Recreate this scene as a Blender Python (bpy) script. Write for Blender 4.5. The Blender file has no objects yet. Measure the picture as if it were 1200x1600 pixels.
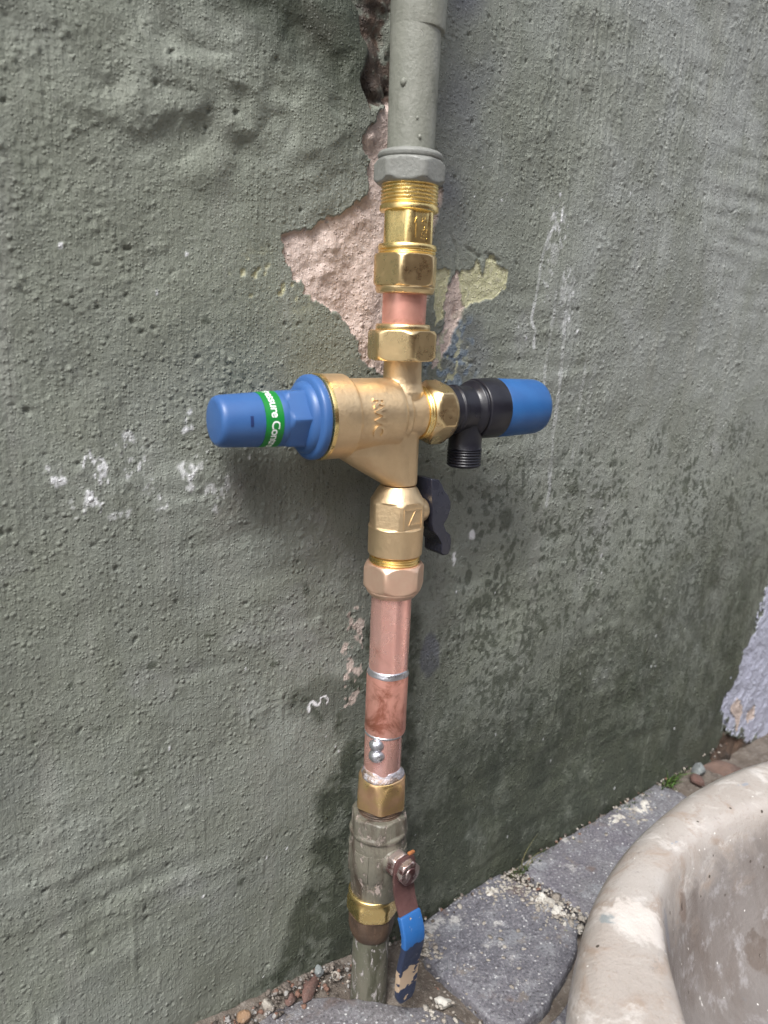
import bpy, bmesh, math, random
import numpy as np
from mathutils import Vector, Matrix, noise as mnoise

random.seed(7)
rng = np.random.default_rng(11)
sc = bpy.context.scene
COL = sc.collection
PI = math.pi
R = math.radians

# ------------------------------------------------------------------ camera
cam_d = bpy.data.cameras.new('camera')
cam = bpy.data.objects.new('camera', cam_d)
COL.objects.link(cam)
CAM_P, CAM_Y, CAM_R = 0.2345, 0.6831, 0.0421
fw = Vector((math.sin(CAM_Y) * math.cos(CAM_P), math.cos(CAM_Y) * math.cos(CAM_P), -math.sin(CAM_P)))
r0 = Vector((math.cos(CAM_Y), -math.sin(CAM_Y), 0))
u0 = r0.cross(fw)
rt = r0 * math.cos(CAM_R) + u0 * math.sin(CAM_R)
up = -r0 * math.sin(CAM_R) + u0 * math.cos(CAM_R)
m = Matrix(((rt.x, up.x, -fw.x, -0.3265), (rt.y, up.y, -fw.y, -0.3894), (rt.z, up.z, -fw.z, 0.0558), (0, 0, 0, 1)))
cam.matrix_world = m
cam_d.sensor_fit = 'VERTICAL'
cam_d.sensor_height = 36
cam_d.sensor_width = 27
cam_d.lens = 27.0
cam_d.clip_start = 0.01
cam_d.clip_end = 200
cam_d.dof.use_dof = True
cam_d.dof.focus_distance = 0.55
cam_d.dof.aperture_fstop = 9.0
sc.camera = cam

# ------------------------------------------------------------------ sky and sun (overcast)
SUN_EL, SUN_AZ = R(54), R(214)          # where the light comes from, azimuth counted from +X towards +Y
w = bpy.data.worlds.new('World')
sc.world = w
w.use_nodes = True
nt = w.node_tree
nt.nodes.clear()
wo = nt.nodes.new('ShaderNodeOutputWorld')
bg = nt.nodes.new('ShaderNodeBackground')
sky = nt.nodes.new('ShaderNodeTexSky')
sky.sky_type = 'NISHITA'
sky.sun_disc = False
sky.sun_elevation = SUN_EL
sky.sun_rotation = R(90) - SUN_AZ
sky.dust_density = 4.0
sky.ozone_density = 1.0
hs = nt.nodes.new('ShaderNodeHueSaturation')
hs.inputs['Saturation'].default_value = 0.34
nt.links.new(sky.outputs[0], hs.inputs['Color'])
nt.links.new(hs.outputs[0], bg.inputs[0])
bg.inputs[1].default_value = 0.106
nt.links.new(bg.outputs[0], wo.inputs[0])

sd = bpy.data.lights.new('sun', 'SUN')
sd.energy = 1.5
sd.angle = R(17)
sd.color = (1.0, 0.985, 0.96)
sun = bpy.data.objects.new('sun', sd)
COL.objects.link(sun)
dirv = Vector((math.cos(SUN_EL) * math.cos(SUN_AZ), math.cos(SUN_EL) * math.sin(SUN_AZ), math.sin(SUN_EL)))
sun.rotation_euler = dirv.to_track_quat('Z', 'Y').to_euler()
sun.location = dirv * 4

sc.view_settings.view_transform = 'Standard'
sc.view_settings.look = 'None'
sc.view_settings.exposure = 1.27
sc.view_settings.gamma = 1
sc.view_settings.use_curve_mapping = False
sc.render.engine = 'CYCLES'
sc.cycles.max_bounces = 8
sc.cycles.use_denoising = True

# ------------------------------------------------------------------ material helpers
class NB:
    """small node-graph writer"""
    def __init__(self, name):
        self.m = bpy.data.materials.new(name)
        self.m.use_nodes = True
        self.t = self.m.node_tree
        self.t.nodes.clear()
        self.out = self.n('ShaderNodeOutputMaterial')
        self.b = self.n('ShaderNodeBsdfPrincipled')
        self.l(self.b.outputs[0], self.out.inputs[0])
        self.geo = self.n('ShaderNodeTexCoord').outputs['Object']
    def n(self, t, **kw):
        nd = self.t.nodes.new(t)
        for k, v in kw.items():
            setattr(nd, k, v)
        return nd
    def l(self, a, b):
        self.t.links.new(a, b)
    def put(self, inp, v):
        if isinstance(v, (int, float)):
            inp.default_value = v
        elif isinstance(v, (tuple, list)):
            inp.default_value = (*v, 1) if len(v) == 3 and inp.type == 'RGBA' else v
        else:
            self.l(v, inp)
    def noise(self, scale, detail=4, rough=0.55, dist=0.0, vec=None, stretch=None):
        v = vec or self.geo
        if stretch:
            mp = self.n('ShaderNodeMapping')
            mp.inputs['Scale'].default_value = stretch
            self.l(v, mp.inputs[0]); v = mp.outputs[0]
        nd = self.n('ShaderNodeTexNoise')
        self.l(v, nd.inputs['Vector'])
        nd.inputs['Scale'].default_value = scale
        nd.inputs['Detail'].default_value = detail
        nd.inputs['Roughness'].default_value = rough
        nd.inputs['Distortion'].default_value = dist
        return nd.outputs[0]
    def voro(self, scale, feature='F1', vec=None):
        nd = self.n('ShaderNodeTexVoronoi', feature=feature)
        self.l(vec or self.geo, nd.inputs['Vector'])
        nd.inputs['Scale'].default_value = scale
        return nd.outputs['Distance']
    def ramp(self, v, a, b, lo=0.0, hi=1.0):
        nd = self.n('ShaderNodeMapRange', interpolation_type='SMOOTHSTEP')
        self.put(nd.inputs[0], v)
        for i, x in zip((1, 2, 3, 4), (a, b, lo, hi)):
            nd.inputs[i].default_value = x
        return nd.outputs[0]
    def mix(self, f, a, b):
        nd = self.n('ShaderNodeMix', data_type='RGBA')
        self.put(nd.inputs[0], f); self.put(nd.inputs[6], a); self.put(nd.inputs[7], b)
        return nd.outputs[2]
    def math(self, op, a, b=0.0):
        nd = self.n('ShaderNodeMath', operation=op)
        self.put(nd.inputs[0], a); self.put(nd.inputs[1], b)
        return nd.outputs[0]
    def mulc(self, f, c, k):
        return self.mix(f, c, k)
    def bump(self, h, dist, strength=1.0, prev=None):
        nd = self.n('ShaderNodeBump')
        nd.inputs['Strength'].default_value = strength
        nd.inputs['Distance'].default_value = dist
        self.put(nd.inputs['Height'], h)
        if prev is not None:
            self.l(prev, nd.inputs['Normal'])
        return nd.outputs[0]
    def fin(self, color=None, rough=None, metal=None, normal=None, coat=None, spec=None):
        b = self.b
        if color is not None: self.put(b.inputs['Base Color'], color)
        if rough is not None: self.put(b.inputs['Roughness'], rough)
        if metal is not None: self.put(b.inputs['Metallic'], metal)
        if normal is not None: self.put(b.inputs['Normal'], normal)
        if coat is not None: self.put(b.inputs['Coat Weight'], coat)
        if spec is not None: self.put(b.inputs['Specular IOR Level'], spec)
        return self.m

def mat_metal(name, c1, c2, r1, r2, stain=None, stain_amt=(0.6, 0.75), metal=1.0, scale=90, fine=0.00006, brushed=None):
    k = NB(name)
    n1 = k.noise(scale, 5, 0.6)
    n2 = k.noise(scale * 6, 3, 0.6, stretch=brushed or (1, 1, 1))
    col = k.mix(k.ramp(n1, 0.35, 0.65), c1, c2)
    if stain:
        n3 = k.noise(scale * 0.55, 6, 0.65, 0.6)
        f = k.ramp(n3, *stain_amt)
        col = k.mix(f, col, stain)
    rg = k.math('ADD', k.ramp(n1, 0.3, 0.7, r1, r2), k.math('MULTIPLY', k.math('SUBTRACT', n2, 0.5), 0.18))
    return k.fin(col, rg, metal, k.bump(n2, fine, 1.0))

def mat_plastic(name, c1, c2, rough, scuff=None, fine=0.00003):
    k = NB(name)
    n1 = k.noise(60, 4)
    n2 = k.noise(900, 3)
    col = k.mix(k.ramp(n1, 0.35, 0.7), c1, c2)
    if scuff:
        col = k.mix(k.ramp(k.noise(240, 6, 0.7, 1.2), 0.66, 0.74, 0, 0.5), col, scuff)
    rg = k.math('ADD', k.math('MULTIPLY', k.math('SUBTRACT', n1, 0.5), 0.25), rough)
    return k.fin(col, rg, 0.0, k.bump(n2, fine, 1.0))

M = {}
M['brass_bright'] = mat_metal('brass_bright', (0.95, 0.75, 0.34), (0.90, 0.67, 0.29), 0.23, 0.34, (0.55, 0.34, 0.12), (0.62, 0.8))
M['brass_nut'] = mat_metal('brass_nut', (0.84, 0.65, 0.36), (0.77, 0.58, 0.32), 0.25, 0.38, (0.52, 0.38, 0.18), (0.64, 0.86))
M['brass_cast'] = mat_metal('brass_cast', (0.75, 0.575, 0.36), (0.69, 0.52, 0.32), 0.42, 0.56, (0.52, 0.37, 0.21), (0.58, 0.85), 0.95, 55, 0.00030)
M['brass_pink'] = mat_metal('brass_pink', (0.80, 0.57, 0.43), (0.76, 0.51, 0.38), 0.34, 0.46, (0.55, 0.33, 0.20), (0.62, 0.8), 0.78)
M['copper'] = mat_metal('copper', (0.96, 0.585, 0.52), (0.92, 0.51, 0.445), 0.20, 0.34, (0.64, 0.31, 0.24), (0.55, 0.78), 0.82, 45, 0.00006, (1, 1, 0.06))
M['copper_stained'] = mat_metal('copper_stained', (0.84, 0.44, 0.36), (0.74, 0.36, 0.29), 0.30, 0.50, (0.40, 0.15, 0.10), (0.52, 0.68), 0.74, 70)
M['solder'] = mat_metal('solder', (0.68, 0.69, 0.73), (0.50, 0.50, 0.54), 0.24, 0.44, (0.30, 0.28, 0.28), (0.54, 0.70), 0.95, 120, 0.0002)
M['solder_dull'] = mat_metal('solder_dull', (0.58, 0.58, 0.64), (0.42, 0.40, 0.44), 0.34, 0.6, (0.36, 0.26, 0.20), (0.46, 0.60), 0.8, 160, 0.0008)
M['brass_flux'] = mat_metal('brass_flux', (0.90, 0.66, 0.30), (0.80, 0.52, 0.32), 0.24, 0.40, (0.62, 0.34, 0.22), (0.54, 0.74), 0.95, 60)
M['blue_cap'] = mat_plastic('blue_cap', (0.040, 0.114, 0.30), (0.033, 0.098, 0.27), 0.40, (0.12, 0.22, 0.40))
M['blue_dark'] = mat_plastic('blue_dark', (0.020, 0.095, 0.27), (0.016, 0.08, 0.24), 0.42)
M['blue_slot'] = mat_plastic('blue_slot', (0.012, 0.03, 0.12), (0.012, 0.03, 0.12), 0.5)
M['green_band'] = mat_plastic('green_band', (0.004, 0.20, 0.030), (0.004, 0.18, 0.028), 0.45)
M['white_print'] = mat_plastic('white_print', (0.82, 0.86, 0.84), (0.78, 0.82, 0.80), 0.5)
M['black_plastic'] = mat_plastic('black_plastic', (0.009, 0.009, 0.014), (0.013, 0.013, 0.019), 0.33, (0.05, 0.05, 0.06), 0.00008)
M['black_lever'] = mat_plastic('black_lever', (0.018, 0.019, 0.030), (0.026, 0.028, 0.042), 0.26, (0.20, 0.21, 0.26), 0.0001)

def mat_oldpaint(name, c1, c2, fleck, dark, famt=(0.62, 0.68), rough=0.5, damt=(0.58, 0.75)):
    k = NB(name)
    n1 = k.noise(38, 5, 0.6)
    n2 = k.noise(170, 6, 0.7, 0.5, stretch=(1, 1, 0.5))
    n3 = k.noise(60, 6, 0.65, 0.4, stretch=(1, 1, 0.3))
    n4 = k.noise(420, 4, 0.6)
    col = k.mix(k.ramp(n1, 0.3, 0.7), c1, c2)
    col = k.mix(k.ramp(n3, *damt), col, dark)
    col = k.mix(k.ramp(n2, *famt), col, fleck)
    h = k.math('ADD', n4, k.math('MULTIPLY', k.ramp(n2, *famt), -1.2))
    h = k.math('ADD', h, k.math('MULTIPLY', n1, 2.0))
    return k.fin(col, k.ramp(n3, 0.35, 0.7, rough - 0.08, rough + 0.18), 0.0, k.bump(h, 0.0005, 0.8))

M['pipe_paint'] = mat_oldpaint('pipe_paint', (0.235, 0.240, 0.208), (0.195, 0.202, 0.172), (0.44, 0.44, 0.40), (0.14, 0.145, 0.12), (0.67, 0.72), 0.42, (0.50, 0.70))
M['nut_paint'] = mat_oldpaint('nut_paint', (0.235, 0.240, 0.225), (0.19, 0.195, 0.18), (0.42, 0.41, 0.38), (0.09, 0.085, 0.075), (0.66, 0.72), 0.45)
M['low_pipe_paint'] = mat_oldpaint('low_pipe_paint', (0.095, 0.098, 0.070), (0.130, 0.122, 0.096), (0.42, 0.39, 0.385), (0.050, 0.050, 0.032), (0.555, 0.63), 0.5, (0.48, 0.64))
M['valve_paint'] = mat_oldpaint('valve_paint', (0.150, 0.140, 0.110), (0.100, 0.096, 0.076), (0.35, 0.29, 0.26), (0.050, 0.036, 0.026), (0.55, 0.65), 0.40, (0.48, 0.66))
M['brown_nut'] = mat_oldpaint('brown_nut', (0.085, 0.050, 0.030), (0.060, 0.040, 0.028), (0.20, 0.14, 0.10), (0.035, 0.025, 0.018), (0.62, 0.72), 0.5)
M['rust_plate'] = mat_oldpaint('rust_plate', (0.095, 0.046, 0.043), (0.066, 0.032, 0.031), (0.30, 0.20, 0.165), (0.040, 0.020, 0.019), (0.63, 0.70), 0.5)
M['stem_steel'] = mat_metal('stem_steel', (0.72, 0.64, 0.61), (0.55, 0.45, 0.42), 0.22, 0.45, (0.20, 0.10, 0.10), (0.48, 0.62), 0.9, 110, 0.0002)
M['orange_rust'] = mat_plastic('orange_rust', (0.36, 0.13, 0.035), (0.16, 0.06, 0.03), 0.8)

def mat_sleeve():
    k = NB('sleeve_vinyl')
    sep = k.n('ShaderNodeSeparateXYZ'); k.l(k.geo, sep.inputs[0])
    z = sep.outputs[2]
    n = k.noise(140, 5, 0.6)
    zz = k.math('ADD', z, k.math('MULTIPLY', k.math('SUBTRACT', n, 0.5), 0.012))
    old = k.ramp(zz, -0.3795, -0.3785, 1, 0)
    col = k.mix(old, (0.018, 0.100, 0.30), (0.018, 0.028, 0.062))
    # worn through to a tan backing on a band low on the grip
    band = k.math('MULTIPLY', k.ramp(zz, -0.399, -0.401), k.ramp(zz, -0.420, -0.417))
    worn = k.ramp(k.math('ADD', k.math('MULTIPLY', band, 0.26), k.noise(95, 4, 0.55)), 0.66, 0.69)
    col = k.mix(worn, col, (0.40, 0.30, 0.21))
    flk = k.ramp(k.noise(260, 4, 0.6, 0.8), 0.70, 0.73)
    col = k.mix(flk, col, (0.35, 0.38, 0.42))
    h = k.math('SUBTRACT', k.math('MULTIPLY', n, 0.5), worn)
    return k.fin(col, k.ramp(n, 0.3, 0.7, 0.34, 0.6), 0, k.bump(h, 0.0005, 0.8))
M['sleeve'] = mat_sleeve()

# ------------------------------------------------------------------ mesh helpers
def mesh_from(name, verts, faces, sharp=35, smooth=True):
    me = bpy.data.meshes.new(name)
    me.from_pydata(verts, [], faces)
    me.validate()
    bm = bmesh.new(); bm.from_mesh(me)
    bmesh.ops.recalc_face_normals(bm, faces=bm.faces)
    bm.to_mesh(me); bm.free()
    if smooth:
        me.polygons.foreach_set('use_smooth', [True] * len(me.polygons))
        if sharp: me.set_sharp_from_angle(angle=R(sharp))
    me.update()
    return me

def link(name, me, mat, parent=None, root_loc=None):
    o = bpy.data.objects.new(name, me)
    COL.objects.link(o)
    if mat is not None:
        me.materials.clear(); me.materials.append(mat)
    if parent is not None:
        o.parent = parent
        if parent.type == 'EMPTY':
            o.location = -Vector(parent.location)
    return o

class G:
    """collects pieces (in millimetres) for ONE mesh"""
    def __init__(self):
        self.v = []; self.f = []
    def add(self, v, f):
        o = len(self.v)
        self.v += [tuple(c * 0.001 for c in p) for p in v]
        self.f += [tuple(i + o for i in q) for q in f]
        return self
    def lathe(self, prof, axis='z', c=(0, 0), corner=0.0, n=96, cap=(True, True), wob=0.0):
        """prof: (t, r) or (t, r, hex_inradius). corner: azimuth in degrees of one hexagon corner"""
        V = []; F = []
        th0 = R(corner)
        for (i, p) in enumerate(prof):
            t, r = p[0], p[1]
            a = p[2] if len(p) > 2 else None
            for k in range(n):
                th = th0 + 2 * PI * k / n
                rr = r
                if a:
                    ph = (2 * PI * k / n) % (PI / 3) - PI / 6
                    rr = min(a / math.cos(ph), r)
                if wob:
                    rr += wob * mnoise.noise(Vector((math.cos(th) * 1.7, math.sin(th) * 1.7, t * 0.12)))
                ca, sa = rr * math.cos(th), rr * math.sin(th)
                if axis == 'z': V.append((c[0] + ca, c[1] + sa, t))
                elif axis == 'x': V.append((t, c[0] - ca, c[1] + sa))     # angle counted up from -Y
                elif axis == 'y': V.append((c[0] + ca, t, c[1] + sa))
        for i in range(len(prof) - 1):
            for k in range(n):
                k2 = (k + 1) % n
                F.append((i * n + k, i * n + k2, (i + 1) * n + k2, (i + 1) * n + k))
        if cap[0]: F.append(tuple(range(n)))
        if cap[1]: F.append(tuple((len(prof) - 1) * n + k for k in range(n)))
        return self.add(V, F)
    def box(self, x0, x1, y0, y1, z0, z1):
        V = [(x, y, z) for x in (x0, x1) for y in (y0, y1) for z in (z0, z1)]
        return self.add(V, [(0, 1, 3, 2), (4, 6, 7, 5), (0, 4, 5, 1), (2, 3, 7, 6), (0, 2, 6, 4), (1, 5, 7, 3)])
    def loft(self, loops):
        n = len(loops[0]); V = [p for l in loops for p in l]; F = []
        for i in range(len(loops) - 1):
            for k in range(n):
                k2 = (k + 1) % n
                F.append((i * n + k, i * n + k2, (i + 1) * n + k2, (i + 1) * n + k))
        F.append(tuple(range(n))); F.append(tuple((len(loops) - 1) * n + k for k in range(n)))
        return self.add(V, F)
    def mesh(self, name, sharp=35):
        return mesh_from(name, self.v, self.f, sharp)

def apply_mods(me, mods, name):
    tmp = bpy.data.objects.new('tmp', me)
    COL.objects.link(tmp)
    for (ty, kw) in mods:
        md = tmp.modifiers.new(ty, ty)
        for k, v in kw.items(): setattr(md, k, v)
    dg = bpy.context.evaluated_depsgraph_get()
    out = bpy.data.meshes.new_from_object(tmp.evaluated_get(dg))
    bpy.data.objects.remove(tmp)
    out.name = name
    return out

def bev(me, w_mm=0.6, seg=2, ang=30, name=None, sharp=40):
    out = apply_mods(me, [('BEVEL', dict(width=w_mm * 0.001, segments=seg, limit_method='ANGLE', angle_limit=R(ang)))], name or me.name)
    out.polygons.foreach_set('use_smooth', [True] * len(out.polygons))
    out.set_sharp_from_angle(angle=R(sharp))
    return out

def thread(t0, t1, pitch, r, d):
    out = []; n = max(1, int(round(abs(t1 - t0) / pitch))); p = (t1 - t0) / n
    for i in range(n):
        a = t0 + i * p
        out += [(a + 0.02 * p, r - d), (a + 0.38 * p, r), (a + 0.62 * p, r), (a + 0.98 * p, r - d)]
    return out

def text_mesh(txt, size, extrude, offset=0.0, spacing=1.0):
    cu = bpy.data.curves.new('txt', 'FONT')
    cu.body = txt; cu.size = size; cu.extrude = extrude; cu.offset = offset
    cu.align_x = 'CENTER'; cu.align_y = 'CENTER'; cu.space_character = spacing
    cu.resolution_u = 5
    ob = bpy.data.objects.new('txt', cu); COL.objects.link(ob)
    dg = bpy.context.evaluated_depsgraph_get()
    me = bpy.data.meshes.new_from_object(ob.evaluated_get(dg))
    bpy.data.objects.remove(ob)
    # even the edges out so that the letters can bend
    bm = bmesh.new(); bm.from_mesh(me)
    for _ in range(2):
        long_e = [e for e in bm.edges if e.calc_length() > size * 0.16]
        if long_e: bmesh.ops.subdivide_edges(bm, edges=long_e, cuts=1)
    bmesh.ops.triangulate(bm, faces=bm.faces)
    bm.to_mesh(me); bm.free()
    return me

def map_verts(me, fn):
    for v in me.vertices: v.co = Vector(fn(v.co))
    me.update()
    return me

def tag(o, label=None, cat=None, group=None, kind=None):
    if label: o['label'] = label
    if cat: o['category'] = cat
    if group: o['group'] = group
    if kind: o['kind'] = kind
    return o

def thing(name, loc, label, cat, group=None):
    o = bpy.data.objects.new(name, None)
    COL.objects.link(o); o.location = loc
    o.empty_display_size = 0.05
    return tag(o, label, cat, group)

# ================================================================== THE WALL
# one heightfield of rough render, in millimetres: X along the wall, Z up, height towards the yard
STEP = 1.0
xs = np.arange(-300.0, 760.0, STEP)
zs = np.arange(-535.0, 420.0, STEP)
NX, NZ = len(xs), len(zs)
fx = np.fft.fftfreq(NX, STEP)[None, :]
fz = np.fft.rfftfreq(NZ, STEP)[:, None]
def _spec(sx, sz): return np.exp(-2 * (PI ** 2) * ((fx * sx) ** 2 + (np.fft.fftfreq(NZ, STEP)[:, None] * sz) ** 2))
def N(sx, sz=None):
    sz = sz or sx
    a = rng.standard_normal((NZ, NX))
    a = np.real(np.fft.ifft2(np.fft.fft2(a) * _spec(sx, sz)))
    a -= a.mean(); return a / a.std()
def blur(a, s): return np.real(np.fft.ifft2(np.fft.fft2(a) * _spec(s, s)))
def sstep(a, lo, hi):
    t = np.clip((a - lo) / (hi - lo), 0, 1); return t * t * (3 - 2 * t)
X, Z = np.meshgrid(xs, zs)
n2a, n2b, n5a, n5b, n12a, n12b = N(1.3), N(1.3), N(4), N(4), N(11), N(11)
def poly(pts, rag=1.0, soft=0.0):
    """ragged inside-mask of a polygon given in wall millimetres"""
    px = X + rag * (0.9 * n2a + 1.6 * n5a); pz = Z + rag * (0.9 * n2b + 1.6 * n5b)
    ins = np.zeros(X.shape, bool)
    j = len(pts) - 1
    for i in range(len(pts)):
        (x1, z1), (x2, z2) = pts[i], pts[j]
        c = ((z1 > pz) != (z2 > pz))
        with np.errstate(divide='ignore', invalid='ignore'):
            ins ^= c & (px < (x2 - x1) * (pz - z1) / (z2 - z1 + 1e-9) + x1)
        j = i
    a = ins.astype(float)
    return blur(a, soft) if soft else a
def line(pts, wd, rag=1.0):
    d = np.full(X.shape, 1e9)
    px = X + rag * (0.5 * n2a + 1.0 * n5a); pz = Z + rag * (0.5 * n2b + 1.0 * n5b)
    for (a, b) in zip(pts[:-1], pts[1:]):
        dx, dz = b[0] - a[0], b[1] - a[1]
        t = np.clip(((px - a[0]) * dx + (pz - a[1]) * dz) / (dx * dx + dz * dz + 1e-9), 0, 1)
        d = np.minimum(d, np.hypot(px - a[0] - t * dx, pz - a[1] - t * dz))
    return 1 - sstep(d, wd * 0.6, wd * 1.3)
def spot(x, z, rx, rz=None, rag=1.0):
    rz = rz or rx
    d = np.hypot((X + rag * (0.5 * n2a + 0.8 * n5a) - x) / rx, (Z + rag * (0.5 * n2b + 0.8 * n5b) - z) / rz)
    return 1 - sstep(d, 0.75, 1.15)
def gauss(x, z, rx, rz): return np.exp(-(((X - x) / rx) ** 2 + ((Z - z) / rz) ** 2))

# --- masks
bare = poly([(12, 210), (2, 190), (-6, 180), (-15, 170), (-8, 158), (-9, 141), (-17, 133), (-34, 120), (-68, 108), (-70, 94), (-56, 80), (-45, 70), (-28, 64), (-20, 54), (-8, 34), (15, 24), (40, 26), (50, 36), (47, 60), (45, 95), (55, 149), (25, 190)], 1.0)
pink2 = poly([(60, 40), (68, 62), (67, 84), (73, 94), (80, 96), (86, 80), (84, 66), (74, 50), (66, 34), (56, 28)], 0.8)
yel = np.maximum(poly([(78, 95), (80, 99), (90, 101), (94, 108), (99, 101), (102, 97), (104, 109), (112, 113), (119, 106), (129, 104), (132, 90), (112, 81), (95, 78), (86, 72), (82, 82)], 0.55),
                 poly([(55, 97), (68, 98), (69.5, 84), (66, 66), (57, 58)], 0.5))
specks = sstep(N(1.4) + 0.7 * n5a, 0.9, 1.4)
yel = np.maximum(yel, 0.95 * specks * np.clip(2.2 * gauss(-80, 79, 22, 11), 0, 1) * (1 - bare))
yel = np.maximum(yel, specks * np.clip(1.3 * gauss(74, 34, 16, 24), 0, 1) * 0.8)
blue = poly([(50, 36), (66, 46), (80, 62), (94, 60), (104, 34), (100, 16), (53, 12)], 1.6, 2.5) * sstep(N(2.2) + 0.5 * n5a, -0.5, 0.5)
chips = sstep(N(0.8, 1.2) + 0.6 * N(2.2, 3.2) + 0.3 * n5b, 0.25, 0.95)
white = np.zeros(X.shape)
for (x, z, rx, rz, k) in [(-210, -27, 6.5, 4.5, 1), (-190, -31, 6, 14, 1), (-186, -40, 3, 8, 1), (-168, -15, 7, 8, .55), (-160, -30, 5, 14, .4), (-166, -30, 3, 6, .8),
                       (-134, -2, 2.5, 6, .8), (-133, -33, 8, 8, .7), (-124, -26, 4, 8, .4), (-117, -50, 6, 6, .55), (-150, -48, 5, 4, .6), (-110, -38, 4, 8, .5), (-176, -52, 5, 4, .5), (-197, -50, 6, 4, .5)]:
    white = np.maximum(white, spot(x, z, rx * 0.95, rz * 1.25, 2.4) * np.clip(chips * 0.95 + 0.03, 0, 1) * min(1, k * 0.95))
white = np.maximum(white, line([(-46, -213), (-42, -208), (-39, -212), (-36, -207), (-31, -208), (-30, -213)], 0.8))
white = np.maximum(white, spot(-45, -214, 1.6, 3.2, 0.5))
drip = np.maximum.reduce([line([(180, 141), (174, 130), (170, 117), (166, 88), (162, 68), (168, 58), (169, 46)], 1.6, 0.5), line([(209, 102), (205, 70), (204, 37), (206, 6), (204, -38), (206, -74), (204, -90)], 2.2, 0.6) * 0.6,
                          line([(190, 90), (186, 40), (184, 10)], 1.8, 0.8) * 0.45, spot(186, 142, 13, 17, 2) * chips * 1.5, spot(205, 88, 9, 24, 2) * chips * 1.2, spot(178, 108, 8, 20, 2) * chips * 0.9, spot(183, 120, 5, 8) * 0.6, line([(250, 30), (247, -40)], 3, 1.5) * 0.3, line([(237, 40), (235, -50)], 2, 1.2) * 0.3])
white = np.maximum(white, drip * 0.50 * (0.45 + 0.55 * sstep(N(2, 4) + 0.5 * n2a, -0.6, 0.8)))
dots = np.zeros(X.shape)
for (x, z) in [(183, 164), (222, 60), (262, 36), (176, 82), (190, 70), (148, 62), (92, 170), (120, 156), (86, 150), (272, 176), (302, 240), (92, -117), (111, -104), (144, -160), (96, -150),
               (300, -330), (340, -390), (420, -300), (250, -360), (380, -420), (190, -420), (160, -300), (-20, -252), (-17, -257), (-28, -240), (-80, -320), (-62, -321), (-130, -328), (-150, -210), (-95, -170), (-200, 90), (-150, 70), (300, -170), (360, -150), (420, -220), (470, -390)] + [(rng.uniform(-230, 500), rng.uniform(-440, 200)) for _ in range(16)]:
    rr = rng.uniform(0.45, 1.25)
    dots = np.maximum(dots, spot(x, z, rr, rr * rng.uniform(1, 1.7), 0.3))
dots = np.maximum(dots, spot(111, -104, 4, 4, 0.5))
dots = np.maximum(dots, spot(90, -121, 4, 6, 1) * chips)
white = np.maximum(white, dots * 0.9)
wet_shade = poly([(16, -150), (4, -170), (-6, -196), (-40, -192), (-62, -196), (-57, -213), (-24, -229), (-12, -250), (-24, -272), (-34, -284), (-36, -336), (-47, -365), (-57, -388), (-66, -418), (-100, -436), (-170, -438), (-170, -520), (60, -520), (60, -150)], 1.5, 1.2)
wet_shade = np.clip(blur(wet_shade, 3) * 0.75 + wet_shade * 0.25, 0, 1) * (0.55 + 0.45 * sstep(N(4, 6) + 0.8 * N(1.5) + 0.5 * N(12), -1.3, 0.8))
wetG = poly([(30, -190), (93, -232), (143, -262), (246, -235), (324, -195), (420, -165), (526, -150), (640, -190), (640, -560), (0, -560), (30, -240)], 5, 30)
mott = 0.55 * N(2.0, 2.6) + 0.55 * N(6, 8) + 0.6 * N(20, 30) + 0.3 * N(1.1)
wetR = np.clip(wetG * (0.55 + 0.22 * mott + 0.5 * sstep(-Z, 220, 400)), 0, 1)
fl_g = sstep(X, 30, 110) * sstep(-Z, -20, 60)
fleck = sstep(N(1.5, 1.8) + 0.45 * N(0.9) + 0.6 * N(8) + np.clip((-(Z + 40) - 0.12 * np.maximum(0, 300 - X)) / 190, -0.9, 1.6), 0.95, 2.0) * fl_g
wet_shade = np.maximum(np.maximum(wet_shade, wetR), fleck * 0.8)
# damp runs and drops, dark blots
blots = np.zeros(X.shape)
for (x, z, rx, rz) in [(-48, -121, 3, 5), (-73, -172, 4, 2), (-159, -152, 4, 3), (-208, -151, 2.5, 1.5), (-193, -182, 3, 1.5), (75, -81, 7, 4), (51, -63, 4, 3), (203, -61, 3, 3), (-122, 56, 2.4, 2.4), (150, -95, 9, 11), (134, -150, 5, 4), (168, -60, 4, 5), (190, -90, 6, 5), (110, -140, 4, 8),
                       (240, -80, 8, 5), (220, -120, 10, 4), (280, -90, 5, 4), (300, -60, 6, 5), (-100, -330, 4, 3), (-170, -220, 4, 2), (-120, -140, 3, 2), (-90, -210, 3, 2)]:
    blots = np.maximum(blots, spot(x, z, rx, rz, 1.0))
scab = sstep(N(2.0, 1.6) + 0.7 * N(20) + 0.4 * N(0.9), 1.30, 2.0) * sstep(X, 60, 120) * sstep(-Z, 10, 70) * 0.8
blots = np.maximum(blots, scab)
top_shade = poly([(-320, 200), (-221, 205), (-193, 209), (-127, 222), (-100, 220), (-66, 198), (-36, 186), (-16, 172), (-8, 300), (-320, 300)], 5, 11)  # overhead shade painted as a soft dark band along the top left
wet_shade = np.maximum(np.maximum(wet_shade, 0.75 * blots), np.clip(top_shade * (0.98 + 0.2 * n12a), 0, 1))
lilac = poly([(700, -236), (668, -258), (660, -300), (633, -330), (611, -370), (590, -398), (596, -432), (612, -446), (640, -452), (668, -470), (760, -500), (900, -500), (900, -236)], 3)
brownchip = np.maximum(poly([(620, -408), (632, -400), (652, -410), (655, -432), (646, -452)], 1), poly([(668, -430), (690, -424), (694, -446), (674, -452)], 1))
brickR = poly([(575, -470), (600, -440), (625, -452), (668, -474), (765, -505), (765, -600), (560, -600)], 2)
lilac = lilac * (1 - brownchip) * (1 - brickR)
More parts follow.
